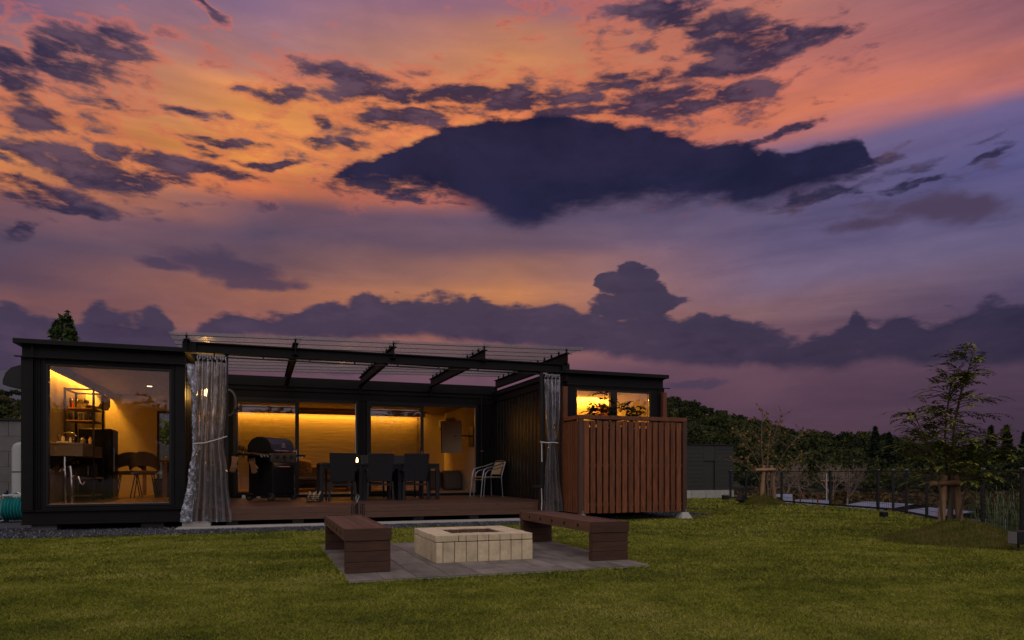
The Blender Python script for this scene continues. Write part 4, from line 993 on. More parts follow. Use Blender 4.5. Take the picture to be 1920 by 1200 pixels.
for x in (-.24, 0, .24):
    MB().lathe([(.0, -.385), (.034, -.385), (.042, -.345), (.045, -.34), (.0, -.34)], (x, 0, .985), 16, 'Y').build('knob', rubber, cp)
MB().lathe([(.0, -.355), (.018, -.355), (.018, -.335), (.0, -.335)], (.05, 0, .905), 10, 'Y').build('igniter_button', rubber, cp)
prl = [(-.33, 1.075), (-.345, 1.12), (-.30, 1.26), (-.20, 1.37), (-.06, 1.42), (.08, 1.42), (.22, 1.36), (.31, 1.24), (.33, 1.075)]
MB().hexa([(-.36, y, z) for y, z in prl], [(.36, y, z) for y, z in prl]).build('lid', lidm, gr, bevel=.01)
for s in (-1, 1): MB().hexa([(s*.36, y*1.03, z+.004) for y, z in prl], [(s*.405, y*1.03, z+.004) for y, z in prl]).build('lid_end_cap', grillm, gr, bevel=.008)
MB().tube([(-.34, -.35, 1.12), (-.34, -.40, 1.11), (.34, -.40, 1.11), (.34, -.35, 1.12)], .016, 8).build('lid_handle', chrome, gr, smooth=True)
MB().lathe([(.0, -.355), (.04, -.355), (.04, -.325), (.0, -.325)], (0, 0, 1.25), 16, 'Y').build('thermometer', alu, gr)
MB().hexa([(-.07, -.33, 1.20), (.07, -.33, 1.20), (.05, -.335, 1.19), (-.05, -.335, 1.19)], [(-.05, -.315, 1.235), (.05, -.315, 1.235), (.03, -.32, 1.23), (-.03, -.32, 1.23)]).build('lid_emblem', alu, gr)
for s in (-1, 1):
    sh_ = MB().box(min(s*.42, s*.86), max(s*.42, s*.86), -.28, .26, 1.0, 1.045).build('side_shelf', grillm, gr, bevel=.01)
    for k in range(3): MB().tube([(s*(.50+.1*k), -.285, 1.0), (s*(.50+.1*k), -.32, .98), (s*(.50+.1*k), -.32, .96)], .004, 5).build('hook', chrome, sh_)
    MB().tube([(s*.42, 0, .93), (s*.60, 0, .995)], .012, 6).build('shelf_strut', trimm, gr)
for (x, y) in ((-W2+.02, -D2+.03), (W2-.02, -D2+.03), (-W2+.02, D2-.05), (W2-.02, D2-.05)):
    wy = y
    wh = MB().lathe([(.05, -.022), (.085, -.022), (.09, 0), (.085, .022), (.05, .022)], (x*1.12, wy, .09), 20, 'X').build('wheel', rubber, gr, smooth=True)
    MB().lathe([(.0, -.026), (.05, -.026), (.05, .026), (.0, .026)], (x*1.12, wy, .09), 14, 'X').build('hub', steelp, wh)
box('base_shelf', grillm, gr, -.42, .42, -.33, .33, .10, .138, bevel=.006)
gr.location = (3.92, 3.15, DZ+.0); gr.rotation_euler = (0, 0, radians(50))
def glove(x, y, z, rz, label):
    t = thing('leather_glove', label, 'glove', (0, 0, 0), 'grill gloves hanging from the left shelf')
    g_ = MB(); g_.hexa([(-.075, -.02, 0), (.075, -.02, 0), (.075, .03, 0), (-.075, .03, 0)], [(-.055, -.018, -.14), (.055, -.018, -.14), (.055, .02, -.14), (-.055, .02, -.14)]); g_.build('cuff', leather, t, bevel=.01)
    g_ = MB(); g_.hexa([(-.055, -.02, -.141), (.06, -.02, -.141), (.06, .02, -.141), (-.055, .02, -.141)], [(-.055, -.022, -.25), (.062, -.022, -.25), (.062, .02, -.25), (-.055, .02, -.25)]); g_.build('palm', leather, t, bevel=.008)
    for i in range(4):
        xx = -.042+i*.029; MB().tube([(xx, 0, -.24), (xx+.004*(i-1.5), -.005, -.30), (xx+.008*(i-1.5), .005, -.345+.012*abs(i-1.4))], [.016, .015, .011], 8).build('finger', leather, t, smooth=True)
    MB().tube([(.05, 0, -.17), (.085, -.01, -.21), (.10, -.012, -.26)], [.018, .016, .012], 8).build('thumb', leather, t, smooth=True)
    t.location = (x, y, z); t.rotation_euler = (0.08, rz*.35, rz); return t
glove(3.18, 2.44, DZ+.97, .5, 'tan leather glove hanging at the far left end of the grill shelf'); glove(3.50, 2.60, DZ+.95, -.5, 'tan leather glove hanging nearer the grill cabinet')
for i in range(3):
    x = 3.30+i*.17
    s_ = MB().box(x-.045, x+.045, 4.40, 4.64, DZ+.002, DZ+.03); s_.hexa([(x-.045, 4.40, DZ+.031), (x+.045, 4.40, DZ+.031), (x+.045, 4.50, DZ+.031), (x-.045, 4.50, DZ+.031)], [(x-.03, 4.42, DZ+.07), (x+.03, 4.42, DZ+.07), (x+.035, 4.49, DZ+.085), (x-.035, 4.49, DZ+.085)])
    s_.build('slipper', white, bevel=.006, loc=(x, 4.5, DZ), label=('leftmost white slipper by the door behind the grill', 'middle white slipper by the door behind the grill', 'white slipper nearest the grill wheel by the door')[i], cat='slipper', group='slippers by the glass door')

# ------------------------------------------------------------------ dining set
def table(x0, x1, label):
    t = thing('deck_table', label, 'table', ((x0+x1)/2, 2.95, DZ), 'dark square tables on the deck')
    box('tabletop', tablem, t, x0+.004, x1-.004, 2.46, 3.44, DZ+.80, DZ+.845, bevel=.004)
    for x in (x0+.004, x1-.084):
        for y in (2.47, 3.35): box('leg', tablem, t, x, x+.08, y, y+.08, DZ+.001, DZ+.799)
    box('apron', tablem, t, x0+.085, x1-.085, 2.475, 2.50, DZ+.72, DZ+.798); box('apron', tablem, t, x0+.085, x1-.085, 3.40, 3.42, DZ+.72, DZ+.798)
table(4.92, 5.87, 'leftmost dark table on the deck'); table(5.875, 6.76, 'middle dark table on the deck'); table(6.765, 7.66, 'rightmost dark table on the deck')
def chair_proto():
    t = thing('rattan_chair', 'dark rattan armchair', 'chair', (0, 0, 0), 'dark rattan dining chairs')
    w_ = .29
    box('seat', rattan, t, -w_+.03, w_-.03, -.22, .34, .43, .48, bevel=.01)
    b_ = MB(); b_.hexa([(-w_+.03, -.225, .43), (w_-.03, -.225, .43), (w_-.03, -.195, .43), (-w_+.03, -.195, .43)], [(-w_-.005, -.36, 1.06), (w_+.005, -.36, 1.06), (w_+.005, -.325, 1.065), (-w_-.005, -.325, 1.065)])
    b_.build('backrest', rattan, t, bevel=.01)
    box('rear_rail', tablem, t, -w_+.05, w_-.05, -.245, -.215, .34, .385)
    for s in (-1, 1):
        MB().hexa([(s*w_-.022, -.27, .0), (s*w_+.022, -.27, .0), (s*w_+.022, -.22, .0), (s*w_-.022, -.22, .0)], [(s*(w_-.02)-.02, -.24, .43), (s*(w_-.02)+.02, -.24, .43), (s*(w_-.02)+.02, -.20, .43), (s*(w_-.02)-.02, -.20, .43)]).build('leg', tablem, t)
        box('leg', tablem, t, s*w_-.022, s*w_+.022, .30, .345, .0, .66)
        MB().hexa([(s*w_-.026, -.28, .665), (s*w_+.026, -.28, .665), (s*w_+.026, -.28, .70), (s*w_-.026, -.28, .70)], [(s*w_-.026, .35, .665), (s*w_+.026, .35, .665), (s*w_+.026, .35, .70), (s*w_-.026, .35, .70)]).build('armrest', rattan, t)
    return t
ch0 = chair_proto()
first = True
for (x, y, rz, lab) in ((5.38, 2.42, .03, 'left one of the three dark chairs with backs to the camera'), (6.22, 2.40, -.02, 'middle one of the three dark chairs with backs to the camera'), (7.02, 2.40, 0.02, 'right one of the three dark chairs with backs to the camera'),
        (6.32, 3.78, pi, 'dark chair on the far side of the tables behind the middle chair'), (7.12, 3.80, pi, 'dark chair on the far side of the tables behind the right chair')):
    c = ch0 if first else copy_tree(ch0); first = False
    c.location = (x, y, DZ+.001); c.rotation_euler = (0, 0, rz); c['label'] = lab
ln = thing('lantern', 'small glowing lantern on the left dark table', 'lantern', (5.83, 3.0, DZ+.846))
z = DZ+.846; x, y = 5.80, 2.98
MB().lathe([(.052, z), (.055, z+.02), (.045, z+.025)], (x, y, 0), 14).build('base', trimm, ln); MB().lathe([(.05, z+.16), (.03, z+.19), (.012, z+.20)], (x, y, 0), 14).build('cap', trimm, ln)
for k in range(4): MB().tube([(x+.045*cos(k*pi/2+.7), y+.045*sin(k*pi/2+.7), z+.02), (x+.045*cos(k*pi/2+.7), y+.045*sin(k*pi/2+.7), z+.165)], .004, 5).build('cage_bar', trimm, ln)
MB().lathe([(.024, z+.026), (.028, z+.06), (.026, z+.10), (.008, z+.13)], (x, y, 0), 12).build('flame', flamem, ln, smooth=True)
MB().tube([(x+.035*cos(a*pi/8), y, z+.20+.035*sin(a*pi/8)) for a in range(9)], .003, 5).build('handle', trimm, ln)
l = bpy.data.lights.new('lantern_light', 'POINT'); l.energy = 2.2; l.color = (1, .55, .15); l.shadow_soft_size = .03
o = bpy.data.objects.new('lantern_light', l); COL.objects.link(o); o.location = (x, y-.09, z+.1)
# aluminium cafe chair
ac = thing('cafe_chair', 'tubular aluminium cafe chair with tan woven seat by the dark side wall', 'chair', (0, 0, 0))
box('seat', weavem, ac, -.25, .27, -.25, .25, .50, .52, bevel=.008)
MB().hexa([(-.27, -.22, .58), (-.27, .22, .58), (-.255, .22, .58), (-.255, -.22, .58)], [(-.40, -.24, .90), (-.40, .24, .90), (-.385, .24, .90), (-.385, -.24, .90)]).build('backrest', weavem, ac)
for s in (-1, 1):
    MB().tube([(-.30, s*.29, 0), (-.27, s*.27, .50), (-.30, s*.27, .62), (-.40, s*.26, .90), (-.41, s*.20, .93)], .017, 8).build('leg', alu, ac, smooth=True)
    MB().tube([(.36, s*.29, 0), (.30, s*.28, .50), (.26, s*.28, .68), (.18, s*.28, .74), (-.10, s*.28, .80), (-.34, s*.27, .88)], .017, 8).build('leg', alu, ac, smooth=True)
    MB().tube([(.26, s*.26, 0), (.22, s*.26, .45), (.20, s*.26, .60), (.12, s*.26, .68), (-.2, s*.26, .74), (-.32, s*.26, .78)], .013, 8).build('arm_tube', alu, ac, smooth=True)
    MB().tube([(-.26, s*.25, .495), (.29, s*.25, .495)], .013, 8).build('seat_rail', alu, ac)
MB().tube([(.28, -.27, .44), (.28, .27, .44)], .011, 8).build('stretcher', alu, ac); MB().tube([(-.41, -.2, .93), (-.42, 0, .94), (-.41, .2, .93)], .016, 8).build('top_tube', alu, ac, smooth=True)
ac.location = (9.28, 3.80, DZ+.001); ac.rotation_euler = (0, 0, radians(192))
# crate of firewood
wc = thing('wire_crate', 'small dark crate on the deck edge holding split firewood', 'crate', (4.75, 1.85, DZ))
for (x0_, x1_, y0_, y1_) in ((4.60, 4.90, 1.74, 1.748), (4.60, 4.90, 1.96, 1.968), (4.60, 4.608, 1.75, 1.958), (4.892, 4.90, 1.75, 1.958)):
    for k in range(4): box('bar', trimm, wc, x0_, x1_, y0_, y1_, DZ+.012+k*.042, DZ+.024+k*.042)
box('base', trimm, wc, 4.61, 4.89, 1.75, 1.957, DZ+.001, DZ+.010)
for (x, y) in ((4.605, 1.745), (4.895, 1.745), (4.605, 1.963), (4.895, 1.963)): MB().tube([(x, y, DZ+.002), (x, y, DZ+.17)], .006, 6).build('corner_wire', trimm, wc)
for k in range(9):
    x = 4.63+k*.028; a = rnd.uniform(-.9, .9); y = 1.80+.035*(k % 4)
    c = Vector((x, y, DZ+.095+.03*(k % 3))); d = Vector((sin(a)*.5, rnd.uniform(-.3, .3), .75)).normalized()*.085
    M_ = d.to_track_quat('Z', 'Y').to_matrix()
    MB().obox(tuple(c), (.032, .026, .17), M_).build('firewood', logm, bevel=.004, loc=tuple(c), label='pale split firewood stick leaning in the small dark crate', cat='firewood', group='firewood in the crate')
# fire tools behind the left bench
ft = thing('fire_tool_stand', 'black fire tool stand behind the left bench with loop handles', 'tool stand', (4.87, -4.30, .0))
MB().lathe([(.11, .024), (.11, .034), (.02, .038)], (4.87, -4.28, 0), 18).build('base', trimm, ft)
MB().tube([(4.87, -4.28, .03), (4.87, -4.28, .60)], .009, 6).build('stem', trimm, ft)
for x in (4.79, 4.835, 4.905, 4.93):
    MB().tube([(x, -4.28, .06), (x, -4.28, .55), (x+.006, -4.28, .575), (x+.016, -4.28, .58), (x+.022, -4.28, .565), (x+.022, -4.28, .38)], .0065, 6).build('poker', trimm, ft, smooth=True)
MB().tube([(4.855, -4.28, .60), (4.845, -4.28, .66), (4.866, -4.28, .705), (4.888, -4.28, .68), (4.87, -4.28, .63), (4.865, -4.28, .60)], .007, 6).build('loop_handle', steelp, ft)
MB().obox((4.86, -4.285, .52), (.035, .006, .12)).build('brush_head', trimm, ft)
# tap post at the right end of the deck
tp_ = thing('tap_post', 'slim black post with flat bracket at the right end of the deck', 'post', (9.10, -.15, 0))
box('pole', trimm, tp_, 9.115, 9.14, -.16, -.135, .036, .66); box('top_bracket', trimm, tp_, 8.98, 9.17, -.19, -.11, .662, .71, bevel=.006); MB().tube([(9.165, -.17, .66), (9.175, -.17, .4), (9.165, -.17, .04)], .008, 6).build('beaded_cord', rope, tp_)

# ------------------------------------------------------------------ left side: wall, tank, hose reel
lwl = thing('block_wall', 'grey concrete boundary wall behind the left end of the house', 'wall', (-4, 6.5, 0))
for r in range(6):
    k = -1
    for i in range(12):
        x0 = -12.0+i*.95+(.47 if r % 2 else 0)
        box('block', concd, lwl, x0+.004, x0+.946, 6.4, 6.58, .009+r*.37, .009+(r+1)*.37-.006)
box('wall_cap', trimm, lwl, -12.05, .2, 6.36, 6.62, 2.232, 2.285)
tankm = mat('tank_paint', (.38, .38, .37), .5)
tk_ = thing('white_tank', 'tall pale grey cylinder standing behind the hose reel', 'tank', (-1.5, 5.5, 0))
MB().lathe([(.20, .04), (.20, .06), (.195, .08), (.195, 1.52), (.17, 1.62), (.10, 1.67), (.02, 1.69)], (-1.52, 5.55, 0), 24).build('shell', tankm, tk_, smooth=True)
MB().lathe([(.198, .98), (.2, .985), (.2, 1.0), (.198, 1.005)], (-1.52, 5.55, 0), 24).build('strap', trimm, tk_)
MB().tube([(-1.7, 5.45, .45), (-1.55, 5.34, .52), (-1.40, 5.34, .44), (-1.40, 5.34, .1)], .018, 6).build('pipe', alu, tk_, smooth=True)
hr = thing('hose_reel', 'white hose reel wound with teal garden hose on the gravel', 'hose reel', (-.75, 2.6, 0))
for x in (-1.04, -.50):
    MB().tube([(x, 2.36, .05), (x, 2.50, .52), (x, 2.72, .52), (x, 2.86, .05)], .020, 6).build('side_frame', white, hr)
    box('foot', white, hr, x-.03, x+.03, 2.30, 2.92, .01, .05, bevel=.005)
box('cross_bar', white, hr, -1.02, -.52, 2.585, 2.635, .52, .56, bevel=.004)
for k in range(9):
    MB().lathe([(.205, -.024), (.230, 0), (.205, .024), (.185, 0)], (-.98+k*.052, 2.61, .27+.004*(k % 3)), 24, 'X').build('hose_loop', greenh, hr, smooth=True)
MB().lathe([(.0, -.26), (.12, -.26), (.12, .26), (.0, .26)], (-.77, 2.61, .27), 16, 'X').build('drum', white, hr)
MB().tube([(-1.0, 2.4, .20), (-1.12, 2.30, .08), (-1.3, 2.3, .03), (-1.5, 2.5, .03)], .018, 6).build('hose_end', greenh, hr, smooth=True)
MB().tube([(-1.06, 2.61, .30), (-1.14, 2.55, .38), (-1.24, 2.50, .36)], .018, 6).build('crank', trimm, hr)
MB().lathe([(.03, 0), (.04, .03), (.02, .08)], (-.92, 2.45, .56), 10).build('nozzle', mat('navy_plastic', (.02, .03, .09), .4), hr)
dg = thing('drain_grate', 'dark slatted drain cover on the ground at the far left', 'grate', (-1.7, 3.2, 0))
for k in range(7): box('slat', trimm, dg, -2.6, -1.25, 3.0+k*.09, 3.05+k*.09, .009, .05)

# ------------------------------------------------------------------ mesh fences
def fence(name_label, p0, p1, posts, gh=1.02):
    t = thing('mesh_fence', name_label, 'fence', (p0[0], p0[1], 0), 'black mesh fences round the lawn')
    d = Vector((p1[0]-p0[0], p1[1]-p0[1], 0)); Ln = d.length; d.normalize(); nrm = Vector((-d.y, d.x, 0)); ang = atan2(d.y, d.x)
    P0 = Vector((p0[0], p0[1], 0))
    def at(s, z): return P0+d*s+Vector((0, 0, z))
    for s in posts:
        c = at(s, (gh+.02)/2); p_ = MB().obox(tuple(c), (.055, .055, gh+.02), rz=ang).build('post', fencem, t)
        MB().obox(tuple(at(s, gh+.03)), (.065, .065, .02), rz=ang).build('post_cap', alu, p_)
    MB().obox(tuple(at(Ln/2, .05)), (Ln, .03, .05), rz=ang).build('bottom_rail', fencem, t); MB().obox(tuple(at(Ln/2, gh-.02)), (Ln, .016, .02), rz=ang).build('top_wire', fencem, t)
    for k in range(7): MB().obox(tuple(at(Ln/2, .17+k*.13)), (Ln, .006, .006), rz=ang).build('wire', fencem, t)
    b_ = MB(); k = 0
    while k*.075 < Ln:
        b_.obox(tuple(at(k*.075, .51)), (.0045, .0045, .96), rz=ang); k += 1
    b_.build('upright_wires', fencem, t, kind='stuff')
    return t
fd = Vector((14.397-18.624, -6.305+.464)); 
c0 = Vector((18.66, -.42)); 
def along(p, a): return (Vector(p)-a).length
e1 = c0 + fd.normalized()*13.5
fence('black mesh fence along the right side of the lawn, nearest the camera', c0, e1, [.05]+[1.22+k*1.52 for k in range(9)])
e2 = Vector((19.95, 7.7))
fence('black mesh fence across the far end of the lawn', c0+Vector((.03, .08)), e2, [.45, 2.35, 4.75, 6.9, 7.98])

for (x, y, lab) in ((19.25, 3.35, 'thin red brown marker stake at the far fence, the left one'), (19.05, 2.45, 'thin red brown marker stake at the far fence, the right one')):
    MB().tube([(x, y, 0), (x, y, .40)], .022, 6).build('marker_stake', mat('rusty_stake', (.16, .045, .025), .7), label=lab, cat='stake', group='marker stakes by the far fence', loc=(x, y, 0))
# ------------------------------------------------------------------ shed at the lawn end
sh = thing('shed', 'low dark grey shed on a concrete base at the far end of the lawn', 'shed', (20.0, 8.6, 0))
SXa, SXb, SYa, SYb = 17.4, 20.6, 8.2, 10.4
for i in range(5): box('base_block', concm, sh, SXa+i*.64+.006, SXa+(i+1)*.64-.006, SYa, SYb, .0, .30)
for k in range(11): 
    for (a, b) in ((SXa, 19.25), (19.75, SXb)): box('cladding_board', shedm, sh, a, b, SYa+.03-.0015*(k % 2), SYa+.07, .302+k*.1535, .302+(k+1)*.1535-.008)
box('core', shedm, sh, SXa+.02, SXb-.02, SYa+.12, SYb-.05, .302, 1.99); box('recess_door', shedm, sh, 19.26, 19.74, SYa+.08, SYa+.11, .302, 1.40); box('wall_panel', shedm, sh, 19.26, 19.74, SYa+.035, SYa+.07, 1.405, 1.99)
box('side_wall', shedm, sh, SXb-.015, SXb+.01, SYa+.04, SYb-.04, .302, 1.99)
box('roof', trimm, sh, SXa-.02, SXb+.03, SYa-.01, SYb, 1.995, 2.03)

# ------------------------------------------------------------------ garden lights
def spot(x, y, label, s=1.0):
    t = thing('garden_light', label, 'light', (x, y, 0), 'small box lights on the lawn')
    box('stake', trimm, t, x-.01, x+.01, y-.01, y+.01, -.05, .03); box('housing', trimm, t, x-.055*s, x+.055*s, y-.05*s, y+.05*s, .03, .03+.085*s, bevel=.004); box('top_plate', alu, t, x-.058*s, x+.058*s, y-.053*s, y+.053*s, .031+.085*s, .045+.09*s)
spot(18.83, 6.41, 'small box light on the lawn in front of the dark shed', 1.7); spot(16.29, -2.236, 'small box light alone on the lawn left of the leafy tree', 1.15)
t = thing('garden_light', 'tilted dark spot light beside the left grass mound', 'light', (17.34, 3.7, 0), 'small box lights on the lawn')
MB().tube([(17.38, 3.7, 0), (17.38, 3.7, .16)], .03, 6).build('post', white, t); MB().obox((17.30, 3.68, .20), (.16, .22, .22), Matrix.Rotation(.4, 3, 'Y')).build('head', trimm, t, bevel=.01)
t = thing('flood_light', 'dark square flood light with a cable at the right fence', 'light', (12.68, -7.35, 0))
box('head', trimm, t, 12.62, 12.83, -7.42, -7.30, .08, .25, bevel=.012); box('lens', concd, t, 12.60, 12.618, -7.41, -7.31, .09, .24); MB().tube([(12.72, -7.36, .08), (12.72, -7.36, 0)], .012, 6).build('stake', trimm, t)
MB().tube([(12.60, -7.36, .02), (12.55, -7.40, .05), (12.62, -7.46, .015), (12.75, -7.5, .06), (12.95, -7.45, .02), (13.3, -7.3, .015)], .009, 6).build('cable', trimm, t, smooth=True)

# ------------------------------------------------------------------ young trees on grass mounds
def mound(x, y, r, h, label):
    nr, na = 14, 48; V = [(0, 0, h)]; F = []
    for i in range(1, nr+1):
        for j in range(na):
            a = 2*pi*j/na; rr = r*i/nr*(1+.10*sin(2*a+1)+.05*sin(5*a)); u = i/nr
            V.append((rr*cos(a), rr*sin(a), h*(cos(pi*u)+1)/2*(1+.18*sin(3*a+4*u))+.001*(i == nr)*-6))
    F += [(0, 1+j, 1+(j+1) % na) for j in range(na)]
    for i in range(nr-1):
        for j in range(na): a = 1+i*na; F.append((a+j, a+na+j, a+na+(j+1) % na, a+(j+1) % na))
    o = MB().add(V, F).build('mound', lawnm, kind='structure', smooth=True); o.location = (x, y, 0)
    n = 26000; a = rng.uniform(0, 2*pi, n); u = np.sqrt(rng.uniform(0, 1, n)); rr = r*u*(1+.10*np.sin(2*a+1)+.05*np.sin(5*a))
    zz = h*(np.cos(pi*u)+1)/2*(1+.18*np.sin(3*a+4*u)); px_, py_ = x+rr*np.cos(a), y+rr*np.sin(a)
    hh = rng.uniform(.02, .05, n); b_ = rng.uniform(0, 2*pi, n); w_ = .005
    v = np.stack([np.stack([px_-np.cos(b_)*w_, py_-np.sin(b_)*w_, zz-.004], 1), np.stack([px_+np.cos(b_)*w_, py_+np.sin(b_)*w_, zz-.004], 1), np.stack([px_+np.sin(b_*3)*.02, py_+np.cos(b_*3)*.02, zz+hh], 1)], 1).reshape(-1, 3)
    pt = .5+.5*np.sin(px_*7+py_*4)*np.sin(py_*9)
    npmesh('mound_grass', v, np.arange(3*n).reshape(n, 3), mound_f, np.clip(rng.uniform(0, .5, n)+.5*pt, 0, 1), kind='stuff')['label'] = label
mound_f = foliage('mound_grass', [(.05, .07, .012), (.11, .12, .02), (.17, .14, .04), (.22, .16, .07)])
mound(13.25, -6.25, 1.15, .25, 'rough grass on the mound of the leafy tree'); mound(17.95, 3.5, .82, .30, 'rough grass on the mound of the bare tree')
RT = Vector((cos(HEAD), -sin(HEAD), 0)); FW = Vector((sin(HEAD), cos(HEAD), 0))
def stakes(root, b, s, zg, loc_=1):
    def P(dx, dy, z): return tuple(b+RT*dx+FW*dy+Vector((0, 0, z)))
    for (x0_, x1_, y0_) in ((-.13*s, -.07*s, .0), (.20*s, .12*s, .05)):
        MB().tube([P(x0_, y0_, zg-.1), P(x1_, y0_, zg+.78*s)], .048*s, 10, r1=.045*s).build('stake', stakem, root, smooth=True)
    MB().tube([P(-.30*s, -.07, zg+.66*s), P(.19*s, -.03, zg+.67*s)], .038*s, 10).build('cross_stake', stakem, root, smooth=True)
# leafy ash tree
bt = Vector((13.44, -5.889, 0)); at_ = thing('ash_tree', 'leafy young multi stem tree held by log stakes on the right mound', 'tree', tuple(bt))
def P2(dx, dz, dy=0): return bt+RT*dx+FW*dy+Vector((0, 0, dz+.14))
stems = [([(-.02, 0, 0), (.02, .6, .0), (.08, 1.1, .05), (.13, 1.6, .08), (.22, 2.1, .05), (.31, 2.45, 0), (.38, 2.72, 0)], .026),
         ([(.06, 0, .05), (.05, .7, .1), (.0, 1.2, .12), (.02, 1.7, .1), (.08, 2.15, .1), (.12, 2.35, .1)], .022),
         ([(-.12, 0, -.03), (-.19, .55, -.08), (-.32, 1.1, -.12), (-.50, 1.45, -.15), (-.64, 1.75, -.15)], .018),
         ([(.12, 0, 0), (.20, .6, -.08), (.36, 1.05, -.16), (.50, 1.35, -.2)], .016)]
lf, tn = [], []
for pts, r in stems:
    Q = [P2(a, z, dy) for a, z, dy in pts]
    MB().tube([tuple(q) for q in Q], [r*(1-i/len(Q)*.75) for i in range(len(Q))], 7).build('trunk', barkm, at_, smooth=True)
    tw_ = MB()
    tot = len(Q)-1
    for k in range(42):
        t = .34+.66*k/42; s = t*tot; i = min(int(s), tot-1); p = Q[i].lerp(Q[i+1], s-i)
        a = rng.uniform(0, 2*pi); ln_ = rng.uniform(.20, .60)*(1.2-t*.72)
        d = (RT*cos(a)*1.15+FW*sin(a)*.9+Vector((0, 0, rng.uniform(.1, .7)))).normalized(); q = p+d*ln_
        tw_.tube([tuple(p), tuple(q)], .005, 4)
        for j in range(4):
            pp_ = p.lerp(q, .35+.65*j/3); b2 = rng.uniform(-1.2, 1.2); dd = (d+RT*sin(b2)*.9+FW*cos(b2*2)*.5).normalized()
            compound(lf, tn, pp_, dd, rng.uniform(.18, .28)*(1.2-.45*t), 6, rng.uniform(.075, .105)*(1.25-.5*t), .7)
    tw_.build('branches', barkm, at_)
for k in range(50):      # low leafy shoots
    a = rng.uniform(0, 2*pi); p = P2(rng.uniform(-.55, .75), rng.uniform(.65, 1.25), rng.uniform(-.35, .35))
    compound(lf, tn, p, (cos(a), sin(a), .1), .24, 6, .095, .9)
v, f = quads(lf); npmesh('leaves', v, f, tree_f, tn, parent=at_)
stakes(at_, bt, 1.05, .13)
barkl = mat('pale_bark', (.16, .115, .075), .85)
# sparse autumn tree
bt = Vector((17.98, 3.35, 0)); at_ = thing('bare_tree', 'nearly bare young tree with a few yellow leaves on the far mound', 'tree', tuple(bt)); lf, tn = [], []
for pts, r in (([(-.05, .1, 0), (-.10, .9, 0), (-.15, 1.6, .05), (-.12, 2.2, .1), (-.08, 2.75, .1)], .022), ([(.04, .1, 0), (.02, 1.0, .05), (.10, 1.8, .1), (.15, 2.4, 0)], .022), ([(.08, .1, 0), (.20, .9, -.05), (.55, 1.5, -.1), (.80, 1.8, -.1), (1.1, 2.1, -.1)], .016),
               ([(-.06, .2, 0), (-.3, .8, .1), (-.70, 1.1, .1), (-1.15, 1.2, .1)], .013), ([(.05, .3, 0), (.4, .8, .1), (.9, 1.2, .1), (1.25, 1.45, .1)], .012), ([(0, .5, 0), (-.3, 1.2, 0), (-.6, 1.7, 0), (-.85, 2.0, 0)], .013), ([(0, .6, 0), (.1, 1.5, .1), (.35, 2.2, .1), (.5, 2.6, .1)], .014)):
    Q = [P2(a, z, dy) for a, z, dy in pts]; MB().tube([tuple(q) for q in Q], [r*(1-i/len(Q)*.7) for i in range(len(Q))], 6).build('trunk', barkl, at_, smooth=True)
    tw_ = MB(); tot = len(Q)-1
    for k in range(26):
        t = .35+.65*k/26; s = t*tot; i = min(int(s), tot-1); p = Q[i].lerp(Q[i+1], s-i); a = rng.uniform(0, 2*pi)
        q = p+(RT*cos(a)+FW*sin(a)*.8+Vector((0, 0, rng.uniform(.2, 1.1)))).normalized()*rng.uniform(.15, .50); tw_.tube([tuple(p), tuple(q)], .0055, 4, r1=.003)
        if rng.uniform() < .62:
            for j in range(3):
                c = p.lerp(q, rng.uniform(.5, 1)); o1 = Vector(rng.normal(size=3)).normalized()*.042; o2 = o1.cross(Vector(rng.normal(size=3))).normalized()*.032
                lf += [tuple(c-o1), tuple(c+o2), tuple(c+o1), tuple(c-o2)]; tn.append(rng.uniform(0, 1))
    tw_.build('branches', barkl, at_)
v, f = quads(lf); npmesh('leaves', v, f, yellow_f, tn, parent=at_); stakes(at_, bt, 1.25, .22)
# reeds beyond the right fence
n = 900; s = rng.uniform(0, 1, n)**.8; bx = 15.3+s*3.2+rng.uniform(.2, 1.6, n); by = -6.2+s*4.4-rng.uniform(.2, 1.5, n)
V, F, T = [], [], []
for i in range(n):
    h = rng.uniform(.3, .95)*(.6+.5*rng.uniform()); a = rng.uniform(0, 2*pi); w_ = rng.uniform(.006, .012); c, s_ = cos(a), sin(a); ln_ = rng.uniform(.1, .5); z0_ = -.55
    for (zz, ww, off) in ((0, 1, 0), (.55, .9, .12), (.85, .6, .45), (.95, .05, .95)):
        x = bx[i]+c*ln_*off; y = by[i]+s_*ln_*off; V += [(x-s_*w_*ww, y+c*w_*ww, z0_+(h+.45)*zz), (x+s_*w_*ww, y-c*w_*ww, z0_+(h+.45)*zz)]
    k = len(V)-8
    for j in range(3): F.append((k+2*j, k+2*j+1, k+2*j+3, k+2*j+2)); T.append(rng.uniform(0, 1))
npmesh('reeds', V, F, reed_f, T, kind='stuff')['label'] = 'tall pale reeds growing beyond the right fence'

